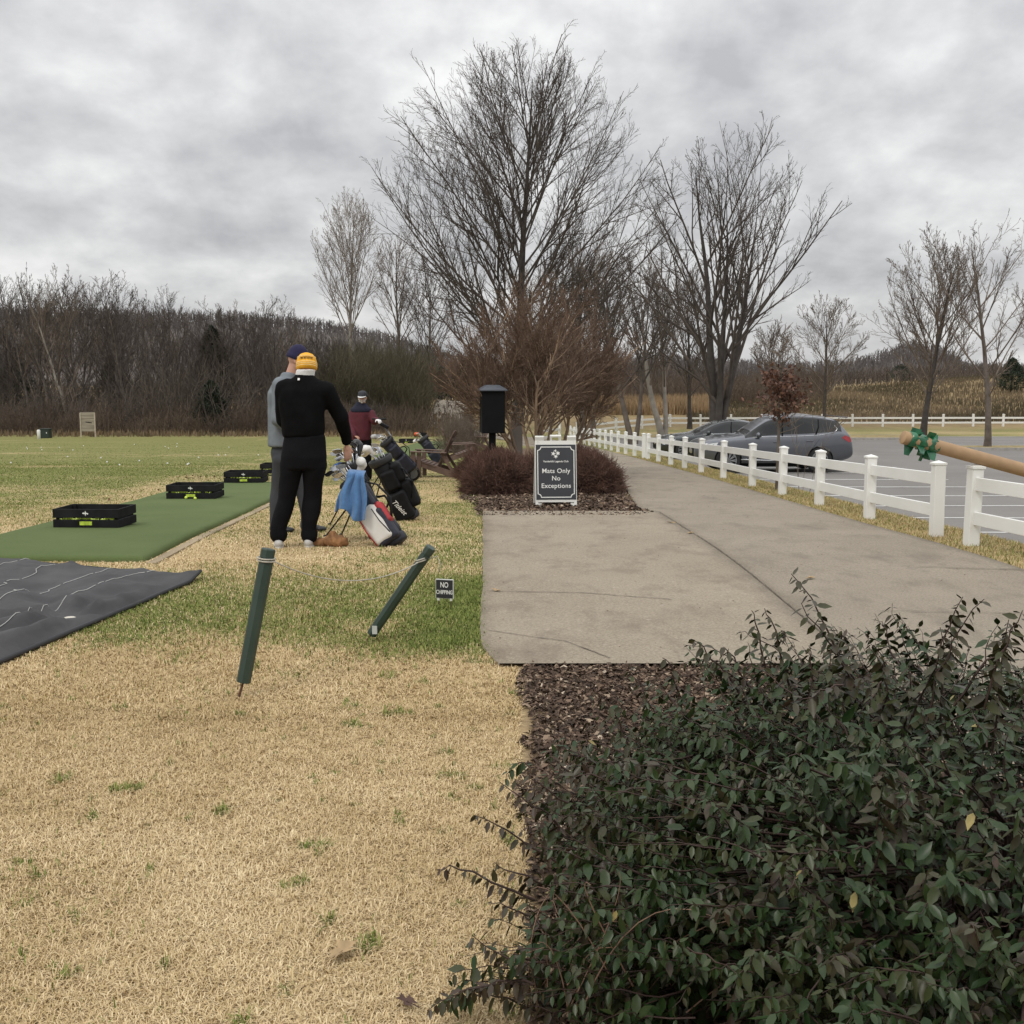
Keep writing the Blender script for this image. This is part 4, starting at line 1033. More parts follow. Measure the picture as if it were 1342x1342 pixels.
def tz(u, v): return V.reshape(nv, nu, 3)[min(nv-1, int(v/L2*(nv-1))), min(nu-1, int(u/L1*(nu-1)))]
hem = MB(); hem.tube([Vector(tz(.0, v))+Vector((0, 0, -.004)) for v in np.linspace(0, L2, 60)], .016, 6); hem.tube([Vector(tz(u, 0)) for u in np.linspace(0, L1, 50)], .008, 6)
hem.build('hem', mat('folded tarp hem', (.022, .022, .025), .7), tp, True)
STI = mat('white tarp stitching', (.42, .42, .40), .8)
for v0 in (.42, .86, 1.30, 1.76, 2.25, 2.8):
    mb = MB(); rs = random.Random(int(v0*9)); seg = []
    for u in np.linspace(.05, 4.6, 130):
        q = Vector(tz(v0+.04*math.sin(u*2+v0), u))+Vector((0, 0, .004)); seg.append(q)
        if rs.random() < .09 and len(seg) > 3: mb.tube(seg, .0028, 4); seg = []
    if len(seg) > 2: mb.tube(seg, .0028, 4)
    mb.build('stitching', STI, tp)
PLT = mat('off white plastic pin', (.55, .52, .44), .6, .1)
for px, py, lb, rz_ in ((92, 820, 'round', 0), (214, 763, 'tag', .1)):
    q = gp(px, py)-Vector(tp.location)
    if lb == 'round': MB().lathe([(.035, .045), (.04, .05), (.03, .056), (.001, .058)], 14, q).build('pin', PLT, tp)
    else: MB().box(q+Vector((0, 0, .055)), (.12, .06, .006), Matrix.Rotation(.05, 3, 'Z')).build('tag', PLT, tp)

# ------------------------------------------------------------------ green rope stakes
GRN = mat('dark green painted stake', (.022, .042, .032), .45, .2, 6, col2=(.035, .06, .046))
RST = mat('rusty steel rod', (.10, .05, .035), .8, .3, 20)
ROP = mat('pale rope', (.42, .40, .34), .85, .2, 60)
def stake(label, base, tubeb, top, w):
    root = thing('rope_stake', label, 'stake', base, 0, 'green rope stakes'); b = Vector(base); t0 = Vector(tubeb)-b; t1 = Vector(top)-b; d = (t1-t0).normalized()
    mb = MB(); r_ = w/2; L = (t1-t0).length
    ctr = [t0+d*k for k in (0, .004, L*.915, L*.918, L*.928, L*.931, L-.006, L)]
    mb.tube(ctr, [r_*.96, r_, r_, r_*.86, r_*.86, r_, r_, r_*.92], 8); o = mb.build('shaft', GRN, root, False)
    MB().tube([t0+d*.02, Vector((0, 0, 0)), -d*.1], .0065, 6).build('spike', RST, root)
    return root, t0, t1, d
b1_ = gp(313, 914); Y1 = b1_.y; s1, t0, t1, d_ = stake('upright dark green rope stake on the left, leaning slightly right', b1_, at(319, 894, Y1), at(352, 719, Y1+.06), .072); tie1 = b1_+t1-d_*.06+Vector((.038, -.02, 0))
b2_ = gp(480, 840); Y2 = b2_.y; s2, t0, t1, d_ = stake('strongly tilted dark green rope stake beside the no chipping sign', b2_, at(487, 831, Y2), at(565, 717, Y2-.12), .064); tie2 = b2_+t1-d_*.10
MB().box((0, 0, 0), (.03, .004, .05)).build('sticker', mat('silver sticker', (.5, .52, .5), .4), s2).location = t0+d_*.045+Vector((0, -.041, 0))
pts = [tie1+(tie2-tie1)*t+Vector((0, 0, -.11*4*t*(1-t)*(1-.0*t))) for t in np.linspace(0, 1, 30)]
rp = MB().tube(pts, .0032, 6)
for tie, r_ in ((tie1-Vector((.038, -.02, 0)), .042), (tie2, .037)):
    for k in range(2): rp.tube([tie+Vector((cos(a)*r_, sin(a)*r_, .012*k+.35*cos(a)*r_*(1 if tie is tie2 else -.3))) for a in np.linspace(0, 2*pi, 18)], .0042, 6, False)
rp.tube([tie2+Vector((.04, -.02, .01)), tie2+Vector((.09, -.02, .03)), tie2+Vector((.11, -.02, -.02)), tie2+Vector((.10, -.02, -.07))], .003, 5)
o = rp.build('rope', ROP, None, True); tag(o, 'thin pale rope sagging between the two green stakes', 'rope')
# no chipping sign
q = gp(583, 797); NC = thing('small_sign', 'tiny black sign reading NO CHIPPING on two wire legs', 'sign', q, R(-14))
MB().box((0, 0, .135), (.128, .012, .135), None, .002).build('backing', mat('sign edge', (.55, .55, .52), .5), NC)
xf(MB().box((0, -.0075, .135), (.118, .003, .125)), Matrix.Identity(4)).build('panel', mat('small sign black', (.02, .021, .024), .5), NC)
mb = MB()
for s_, z in (('NO', .162), ('CHIPPING', .112)):
    vs, fs = text(s_, .046 if s_ == 'NO' else .034, .0004, .0, .95); mb.add([(v.x*.82, -.0098-v.z, v.y*1.15+z) for v in vs], fs)
mb.build('lettering', WLT, NC)
for x in (-.045, .045): MB().tube([(x, 0, .07), (x, 0, -.05)], .003, 6).build('leg', RST, NC)
for x in (-.045, .045): MB().box((x, 0, .062), (.014, .014, .018)).build('clip', WPL, NC)

# ------------------------------------------------------------------ wooden adirondack chairs
CHW = mat('dark brown stained wood', (.085, .05, .038), .65, .3, 4, .003, 30, col2=(.17, .11, .085), stretch=(1, 1, .3))
def adirondack(label, loc, rz):
    root = thing('garden_chair', label, 'chair', loc, rz, 'brown slatted wooden garden chairs')     # faces -x, side view
    for s_ in (-1, 1):
        y = s_*.30
        MB().box((-.40, y+.03*s_, .27), (.10, .025, .54), None, .003).build('front_leg', CHW, root)
        MB().box((-.28, y-.0*s_, .25), (.09, .025, .50), None, .003).build('leg_brace', CHW, root)
        MB().bar((-.44, y*.93, .36), (.52, y*.93, .045), .025, .13, (0, 0, 1), .003).build('side_rail', CHW, root)
        MB().bar((-.47, y+.02*s_, .555), (.30, y+.02*s_, .535), .12, .022, (0, 0, 1), .003).build('armrest', CHW, root)
        MB().bar((.20, y*.9, .50), (.50, y*.9, .03), .025, .06, (0, 0, 1)).build('rear_brace', CHW, root)
    for k in range(7):
        x = -.42+.075*k; MB().box((x, 0, .41-.027*k), (.066, .62, .02), Matrix.Rotation(R(16), 3, 'Y'), .003).build('seat_slat', CHW, root)
    for k in range(6):
        y = -.235+.094*k; hh = .92+.06*cos((k-2.5)*.5)
        MB().bar((.06, y*.85, .18), (.44, y*1.1, hh), .085, .02, (1, 0, 0), .003).build('back_slat', CHW, root)
    MB().bar((.19, -.30, .50), (.19, .30, .50), .03, .07, (0, 0, 1)).build('back_brace', CHW, root); MB().bar((.39, -.26, .80), (.39, .26, .80), .03, .05, (0, 0, 1)).build('back_brace', CHW, root)
    return root
p = gp(570, 625); adirondack('dark brown slatted garden chair seen from the side beside the golf bags', p, R(-6))
p = gp(600, 607); adirondack('second brown garden chair, behind the first and nearer the shrubs', p, R(-172))
p = gp(628, 590); adirondack('third brown garden chair, farthest away beside the black box', p, R(10))

# target board, utility box
GWD = mat('weathered board', (.30, .26, .205), .9, .3, 3, stretch=(.3, 1, 4))
p = gp(116, 573); TBD = thing('target_board', 'weathered grey board on legs at the far edge of the range', 'board', p, R(5))
for k in range(6): MB().box((0, 0, .42+.185*k), (.84, .03, .17), None, .004).build('plank', GWD, TBD)
for x in (-.40, .40): MB().box((x, -.035, .68), (.07, .04, 1.42), None, .004).build('leg', mat('board posts', (.42, .36, .28), .9, .2), TBD)
mb = MB(); mb.box((.05, -.0165, .85), (.35, .003, .05), Matrix.Rotation(.15, 3, 'Y')); mb.build('dark_mark', BLK, TBD)
p = gp(60, 574); UB = thing('utility_box', 'small dark green utility cabinet at the far left of the range', 'cabinet', p)
MB().box((0, 0, .25), (.55, .45, .5), None, .02).build('body', mat('cabinet green', (.018, .03, .022), .6), UB); MB().box((0, 0, .515), (.6, .5, .03), None, .01).build('lid', mat('cabinet green', (0, 0, 0)), UB)
MB().box((.15, -.228, .3), (.05, .004, .06)).build('sticker', WLT, UB)
p = gp(56, 575); o = MB().tube([(0, 0, -.1), (0, 0, .5), (0, 0, .53)], [.09, .09, .06], 12).build('marker_post', WPL, None, True); o.location = p+Vector((0, -.5, 0)); tag(o, 'short round white marker post in front of the utility cabinet', 'post')
for px, py, h_, lb in ((575, 536, .75, 'left of the short dark posts on the green slope'), (591, 541, .7, 'middle short dark post on the green slope'), (603, 545, .6, 'right short dark post beside the far path'), (564, 532, .8, 'short dark post nearest the evergreens')):
    p = base_at(px, 100); o = MB().tube([(0, 0, -.1), (0, 0, h_-.03), (0, 0, h_)], [.08, .08, .05], 8).build('bollard', BLK, None, True); o.location = p; tag(o, lb, 'post', 'short dark posts by the far path')

# ------------------------------------------------------------------ cardboard tube leaning on the fence
CDB = mat('brown cardboard', (.36, .235, .13), .75, .12, 8, .001, 60)
a = at(1183, 573, 10.45); b = at(1342, 616, 10.6); d = (b-a).normalized(); L = 4.3
# rests on the post cap
CT = thing('cardboard_tube', 'long brown cardboard tube resting on the fence with green plastic tied round its raised end', 'tube', a)
T0 = Vector((0, 0, 0)); T1 = d*L
MB().tube([T0, T0+d*.003, T1], [.060, .064, .064], 24).build('tube', CDB, CT, True).data.set_sharp_from_angle(angle=R(40))
GP_ = mat('green plastic wrap', (.008, .105, .045), .25, .4, 12, spec=.7)
rng = np.random.default_rng(3); mb = MB(); pts = []
for k in range(9): t = k/8; pts.append((d*(.06+.30*t), .069+.014*math.sin(k*2.3)))
mb.tube([q for q, _ in pts], [r_ for _, r_ in pts], 16)
o = mb.build('wrap', GP_, CT, True)
for v in o.data.vertices: v.co += v.normal*(.022*mnoise.noise(v.co*38)+.012*mnoise.noise(v.co*90))
fl = MB()
for k in range(16):
    c_ = d*rng.uniform(.06, .34); a_ = rng.uniform(0, 2*pi); u = d.cross(Vector((0, 0, 1))).normalized(); w = d.cross(u)
    n_ = (u*cos(a_)+w*sin(a_)); e_ = c_+n_*.06; s_ = d*rng.uniform(.02, .06); tip = e_+n_*rng.uniform(.04, .10)+Vector((0, 0, -.02)); fl.add([e_-s_, e_+s_, tip+s_*rng.uniform(.2, 1)+n_*.0, tip-s_*.6+d*rng.uniform(-.03, .03)], [(0, 1, 2, 3)])
fl.build('loose_ends', GP_, CT)
# ------------------------------------------------------------------ people
SKIN = mat('skin', (.52, .29, .21), .55, .08, 8)
BLKW = mat('black knit sweater', (.0055, .0055, .006), .95, .2, 12, .002, 160, spec=.08)
BLKP = mat('black trousers', (.0065, .0065, .008), .9, .2, 4, .001, 60, spec=.12)
GRYJ = mat('grey heather pullover', (.17, .19, .21), .9, .18, 9, .002, 120, spec=.2)
GRYP = mat('dark grey trousers', (.055, .058, .066), .9, .15, 4, spec=.2)
MAR = mat('maroon jacket', (.085, .018, .026), .8, .25, 5, spec=.3)
NVY = mat('navy cloth', (.014, .016, .032), .85, .2, 6, spec=.3)
SHOE = mat('light grey shoe', (.48, .47, .45), .6, .1, 6)
SHOEB = mat('black shoe', (.015, .015, .018), .5, .1, 6)
WHC = mat('white cloth', (.70, .70, .69), .8, .08, 8)
YEH = mat('golden yellow knit', (.80, .40, .03), .9, .1, 20, .003, 120)
def head_mb(c, yaw, tilt, s_=1.0):
    """head: continuous skull, face, nose, ears, neck stub; faces local +y before yaw"""
    mb = MB(); M = Matrix.Translation(c) @ Matrix.Rotation(yaw, 4, 'Z') @ Matrix.Rotation(tilt, 4, 'X')
    h = MB()
    h.ell((0, -.008, .03), (.076, .095, .098)); h.ell((0, .018, -.045), (.058, .07, .068)); h.ell((0, .05, -.075), (.034, .034, .030))
    h.cap((0, .085, .005), (0, .108, -.022), .010, .015, 8); h.ell((0, .088, -.052), (.024, .012, .010)); h.ell((0, .083, .018), (.055, .014, .012))
    for a in (-1, 1): h.ell((a*.077, -.005, -.008), (.010, .020, .032))
    h.v = [tuple(M @ (Vector(v)*s_)) for v in h.v]; return h, M
def face_bits(M, root, s_=1.0, beard=None):
    e_ = MB()
    for a in (-1, 1): e_.ell(M @ Vector((a*.030*s_, .083*s_, .002*s_)), (.010*s_,)*3)
    e_.build('eyes', mat('eye dark', (.05, .04, .035), .3), root, True)
    mo = MB(); mo.ell(M @ Vector((0, .092*s_, -.054*s_)), (.020*s_, .006*s_, .004*s_)); mo.build('mouth', mat('lips', (.30, .12, .10), .5), root, True)
    if beard:
        b = MB(); pts = [(a*.055, .045, -.035) for a in (-1, 1)]+[(a*.04, .07, -.065) for a in (-1, 1)]+[(0, .078, -.088), (0, .09, -.042)]
        for p_ in pts: b.ell(M @ (Vector(p_)*s_), (.024*s_, .018*s_, .022*s_))
        b.build('beard', beard, root, True)
def hand_mb(mb, wrist, fdir, palm_n, side=1, curl=.5, s_=1.0):
    """palm plus five fingers; fdir finger direction, palm_n palm normal, side thumb side"""
    f = Vector(fdir).normalized(); n_ = Vector(palm_n); n_ = (n_-f*n_.dot(f)).normalized(); t = f.cross(n_)*side; w = Vector(wrist)
    mb.cap(w, w+f*.03*s_, .027*s_, .026*s_, 12, .75)
    for k in range(4):
        o = (k-1.5)*.0205*s_; mb.cap(w+f*.02*s_+t*o*.8, w+f*.088*s_+t*o, .0145*s_, .0115*s_, 10)
        L = [.068, .078, .072, .056][k]*s_ if side > 0 else [.056, .072, .078, .068][k]*s_
        p = w+f*.088*s_+t*o; d = f.copy(); r_ = .0098*s_
        for j in range(3):
            ang = curl*(.5+.45*j); d = (d*cos(ang)+n_*sin(ang)).normalized(); q = p+d*L*(.45, .31, .24)[j]; mb.cap(p, q, r_, r_*.9, 8); p = q; r_ *= .9
    p = w+f*.025*s_-t*.026*s_*1.0; d = (f*.7-t*.6+n_*.35).normalized()
    q = p+d*.042*s_; mb.cap(p, q, .0125*s_, .0105*s_, 8); d = (d+n_*.5*curl+f*.3).normalized(); mb.cap(q, q+d*.032*s_, .0105*s_, .009*s_, 8)
def limb(mb, pts, rads, flat=1.0):
    for a, b, r0, r1 in zip(pts, pts[1:], rads, rads[1:]): mb.cap(a, b, r0, r1, 16, flat)
def shoe_mb(mb, ankle, yaw, s_=1.0):
    f = Vector((-sin(yaw), cos(yaw), 0)); a = Vector((ankle[0], ankle[1], 0)); u = Vector((0, 0, 1)); r_ = f.cross(u)
    mb.ell(a-f*.03*s_+u*.045, (.043*s_, .055*s_, .045), Matrix.Rotation(yaw, 3, 'Z'))
    mb.ell(a+f*.05*s_+u*.040, (.045*s_, .09*s_, .040), Matrix.Rotation(yaw, 3, 'Z')); mb.ell(a+f*.13*s_+u*.030, (.048*s_, .065*s_, .030), Matrix.Rotation(yaw, 3, 'Z'))
    mb.cap(a-f*.01+u*.05, a-f*.01+u*.10, .042*s_, .04*s_)
def sole_mb(mb, ankle, yaw, s_=1.0):
    f = Vector((-sin(yaw), cos(yaw), 0)); a = Vector((ankle[0], ankle[1], 0)); rt_ = Matrix.Rotation(yaw, 3, 'Z')
    vs = []; n_ = 20
    for z in (.0, .018):
        for k in range(n_):
            t = 2*pi*k/n_; y = .055+.142*s_*sin(t); x = (.047+.006*sin(t))*s_*cos(t); vs.append(a+rt_ @ Vector((x, y, z)))
    mb.add(vs, [tuple(range(n_-1, -1, -1)), tuple(range(n_, 2*n_))]+[(k, (k+1) % n_, n_+(k+1) % n_, n_+k) for k in range(n_)])

# --- man in black, back to the camera
def man_black():
    p = gp(387, 717); base = (p.x, p.y, p.z)       # midpoint of the feet
    root = thing('person', 'man in black sweater and trousers with yellow beanie, back turned, hand on a golf bag', 'person', base)
    k = .00722                                      # metres per picture pixel at this distance
    def q(px, py, dy=0.0): return Vector(((px-387)*k, dy, (717-py)*k*1.005))
    LF, RF = q(367, 717, -.02), q(405, 717, .05)
    hipL, hipR = q(386, 600, 0), q(415, 600, .0); knL, knR = q(375, 655, .02), q(410, 655, .05); anL, anR = q(366, 704, -.03), q(405, 705, .03)
    shL, shR = q(379, 511, .02), q(430, 513, .02); elR, wrR = q(449, 548, .10), q(452, 581, .26); elL, wrL = q(373, 550, .10), q(386, 575, .28)
    neck = q(404, 498, .03); hd = q(406, 482, .06)
    body = MB(); h, M = head_mb(hd, R(8), R(-24), 1.02); body.add(h.v, h.f); body.cap(neck-Vector((0, 0, .06)), hd+Vector((0, -.01, -.03)), .062, .058)
    body.loft([((q(400, 575).x, 0, q(0, 578).z), .165, .115), ((q(402, 545).x, .0, q(0, 545).z), .17, .12), ((q(402, 520).x, .01, q(0, 518).z), .19, .115), ((q(402, 503).x, .02, q(0, 503).z), .13, .085)])
    body.ell(q(400, 588), (.17, .12, .12)); limb(body, [shR, elR, wrR], [.055, .042, .028]); limb(body, [shL, elL, wrL], [.055, .042, .028])
    limb(body, [hipL, knL, anL+Vector((0, 0, .02))], [.09, .06, .04]); limb(body, [hipR, knR, anR+Vector((0, 0, .02))], [.09, .06, .04])
    shoe_mb(body, anL, R(12), .88); shoe_mb(body, anR, R(-6), .88)
    hand_mb(body, wrR+Vector((.0, .01, -.035)), (.06, .10, -1), (-.35, .7, 0), -1, .32, 1.02); hand_mb(body, wrL, (.6, .6, -.3), (0, -.4, -1), 1, .7)
    body.blob('body', SKIN, root, .0085, 3)
    sw = MB()
    sw.loft([((q(401, 0).x, 0, q(0, 571).z), .185, .135), ((q(401, 0).x, -.0, q(0, 560).z), .200, .145), ((q(401, 0).x, -.0, q(0, 545).z), .205, .145), ((q(401, 0).x, .0, q(0, 527).z), .225, .142), ((q(402, 0).x, .005, q(0, 512).z), .235, .13), ((q(403, 0).x, .015, q(0, 502).z), .185, .105), ((q(404, 0).x, .02, q(0, 495).z), .10, .078), ((q(404, 0).x, .025, q(0, 491).z), .078, .072)])
    limb(sw, [shR+Vector((-.03, 0, .0)), shR+Vector((.02, .01, -.03)), elR, wrR+Vector((0, -.01, .015))], [.10, .088, .066, .046])
    limb(sw, [shL+Vector((.03, 0, 0)), shL+Vector((-.02, .01, -.03)), elL, wrL], [.10, .088, .066, .048])
    sw.cap(shL, shR, .095, .095)
    sw.blob('sweater', BLKW, root, .0115, 4, .020, 6, 1)
    tr = MB(); tr.loft([((q(402, 0).x, 0, q(0, 569).z), .180, .13), ((q(402, 0).x, 0, q(0, 580).z), .198, .145), ((q(401, 0).x, -.01, q(0, 598).z), .208, .155), ((q(400, 0).x, 0, q(0, 612).z), .195, .14)])
    limb(tr, [hipL+Vector((-.01, 0, -.06)), knL, anL+Vector((0, 0, .09)), anL+Vector((0, .01, .035))], [.102, .079, .070, .082])
    limb(tr, [hipR+Vector((0, 0, -.06)), knR, anR+Vector((0, 0, .09)), anR+Vector((0, .01, .035))], [.106, .080, .071, .084])
    o = tr.blob('trousers', BLKP, root, .0125, 4, .026, 5.5, 7)
    for an_, yw in ((anL, R(12)), (anR, R(-6))):
        sh = MB(); shoe_mb(sh, an_, yw, 1.0); s_o = sh.blob('shoe', SHOE, root, .009, 3); so = MB(); sole_mb(so, an_, yw); so.build('sole', mat('white shoe sole', (.60, .59, .56), .6, .1), s_o)
    col_ = MB(); col_.loft([((neck.x, .028, q(0, 497).z), .083, .078), ((neck.x+.003, .03, q(0, 491).z), .088, .09), ((hd.x, .035, q(0, 485).z), .088, .102)]); col_.blob('collar', WHC, root, .008, 2, .005, 20)
    # beanie: dome over the skull with ribbed cuff
    Mb = M @ Matrix.Translation((0, -.012, -.022)) @ Matrix.Rotation(R(9), 4, 'X')
    prof = [(.087, -.012), (.096, .0), (.098, .03), (.096, .058), (.091, .064), (.093, .07), (.084, .10), (.062, .132), (.03, .148), (.002, .152)]
    bn = MB().lathe(prof, 40); bn.v = [tuple(Mb @ Vector((x*(1+.025*(i % 2)), y*1.16*(1+.02*(i % 2)), z))) for i, (x, y, z) in enumerate(bn.v)]
    b = bn.build('beanie', YEH, root, True)
    for z_, hh in ((.012, .0028), (.030, .0025), (.046, .0028), (.104, .003)):
        rr0 = np.interp(z_, [.0, .03, .058, .07, .10], [.0975, .0995, .0975, .0945, .0855])
        s2_ = MB(); ring = []
        for zz_ in (z_-hh, z_+hh):
            r0 = rr0+.0015
            for i in range(40):
                a_ = 2*pi*i/40; ring.append(tuple(Mb @ Vector((r0*cos(a_), r0*1.16*sin(a_), zz_))))
        s2_.add(ring, [(i, (i+1) % 40, 40+(i+1) % 40, 40+i) for i in range(40)]); s2_.build('stripe', mat('pale yellow knit', (.80, .62, .30), .9), b)
    mk = MB(); rm = random.Random(2)
    for i in range(9):
        a_ = -pi/2-.62+i*.155; z0_, z1_ = .066, .090
        for aa, ww, za, zb in ((a_, .02, z0_, z1_), (a_+.06, .05, z1_-.006, z1_), (a_+.05, .02, z0_, z1_-.004))[:2+(i % 2)]:
            vs = []
            for zz_ in (za, zb):
                for da in (-ww, ww): r0 = float(np.interp(zz_, [.058, .07, .10], [.0985, .0965, .0885]))+.002; vs.append(Mb @ Vector((r0*cos(aa+da), r0*1.16*sin(aa+da), zz_)))
            mk.add(vs, [(0, 1, 3, 2)])
    mk.build('knit_lettering', mat('black knit', (.02, .02, .02), .9), b)
    lg = MB().box(q(399, 497.5, -.055)+Vector((0, -.03, 0)), (.02, .004, .024), Matrix.Rotation(R(-35), 3, 'X')); lg.build('logo', WHC, root)
    return root, q
mb_root, qa = man_black()

# --- man in grey facing right
def man_grey():
    p = gp(392, 692); base = (p.x, 11.75, hz(p.x, 11.75)); k = 11.75/F; DXG = -3
    root = thing('person', 'man in grey pullover and navy beanie, head bowed, standing behind the man in black', 'person', base)
    x0 = 671+base[0]/k; zg = base[2]
    def q(px, py, dy=0.0):
        w = at(px+(DXG if py > 482 and py < 600 else (-2 if py <= 482 else 0)), py, 11.75); return Vector((w.x-base[0], dy, w.z-zg))
    anB, anF = q(363, 690, .0), q(403, 683, .06); anB.z = .09; anF.z = .09
    hipc = q(377, 592); knB = q(366, 640, .0); knF = q(395, 638, .08)
    ch = q(374, 515); neck = q(384, 492, .02); hd = q(390, 473, .03)
    body = MB(); h, M = head_mb(hd, R(-78), R(-30)); body.add(h.v, h.f); body.cap(neck+Vector((-.02, 0, -.05)), hd+Vector((-.02, 0, -.02)), .06, .055)
    shN, shFa = q(375, 505, -.19), q(380, 510, .21); elN, wrN = q(375, 548, -.25), q(398, 568, -.20); elF, wrF = q(385, 548, .25), q(404, 566, .18)
    body.loft([((hipc.x, 0, hipc.z), .11, .16), ((q(374, 550).x, 0, q(0, 550).z), .115, .155), ((ch.x, .0, ch.z), .12, .19), ((neck.x-.02, .01, q(0, 498).z), .07, .10)])
    limb(body, [shN, elN, wrN], [.05, .04, .028]); limb(body, [shFa, elF, wrF], [.05, .04, .028])
    limb(body, [hipc+Vector((0, -.08, 0)), knB, anB], [.09, .06, .04]); limb(body, [hipc+Vector((0, .08, 0)), knF, anF], [.09, .06, .04])
    shoe_mb(body, anB, R(-95), .85); shoe_mb(body, anF, R(-85), .85)
    hand_mb(body, wrN, (1, .1, -.3), (0, 1, 0), 1, .5); hand_mb(body, wrF, (1, -.1, -.3), (0, -1, 0), -1, .5)
    body.blob('body', SKIN, root, .009, 3); face_bits(M, root)
    jk = MB(); jk.loft([((q(374, 550).x, 0, q(0, 584).z), .155, .205), ((q(374, 550).x, 0, q(0, 565).z), .15, .20), ((q(373, 550).x, 0, q(0, 540).z), .15, .20), ((ch.x-.005, .0, ch.z), .145, .215), ((q(378, 550).x, .01, q(0, 501).z), .115, .16), ((neck.x-.03, .015, q(0, 495).z), .08, .09), ((neck.x-.02, .015, q(0, 489).z), .07, .07)])
    limb(jk, [shN, elN, wrN+Vector((-.02, 0, .01))], [.085, .07, .05]); limb(jk, [shFa, elF, wrF], [.085, .07, .05]); jk.blob('pullover', GRYJ, root, .0125, 3, .018, 6, 3)
    tr = MB(); tr.loft([((hipc.x, 0, q(0, 578).z), .12, .165), ((hipc.x-.01, 0, hipc.z), .14, .175), ((hipc.x, 0, q(0, 610).z), .13, .165)])
    limb(tr, [hipc+Vector((-.01, -.08, -.08)), knB, anB+Vector((0, 0, .06)), anB+Vector((0, 0, -.02))], [.112, .085, .072, .078]); limb(tr, [hipc+Vector((.02, .08, -.08)), knF, anF+Vector((0, 0, .06)), anF+Vector((0, 0, -.02))], [.112, .085, .074, .08])
    tr.blob('trousers', GRYP, root, .0125, 5, .018, 5, 11)
    for an_, yw in ((anB, R(-95)), (anF, R(-85))):
        sh = MB(); shoe_mb(sh, an_, yw); sh.blob('shoe', SHOEB, root, .009, 3)
    Mb = M @ Matrix.Translation((0, -.012, .0)) @ Matrix.Rotation(R(8), 4, 'X')
    bn = MB().lathe([(.086, .005), (.094, .012), (.096, .045), (.092, .052), (.088, .09), (.07, .135), (.04, .165), (.002, .178)], 32); bn.v = [tuple(Mb @ Vector((x, y*1.16, z))) for x, y, z in bn.v]
    bn.build('beanie', mat('dark navy knit', (.016, .014, .05), .95, .2, 20), root, True)
    g_ = MB(); 
    for a in (-1, 1): g_.tube([M @ Vector((a*.075, .0, .005)), M @ Vector((a*.07, .08, .005)), M @ Vector((a*.02, .10, .003))], .003, 5)
    g_.build('glasses', BLK, root)
man_grey()
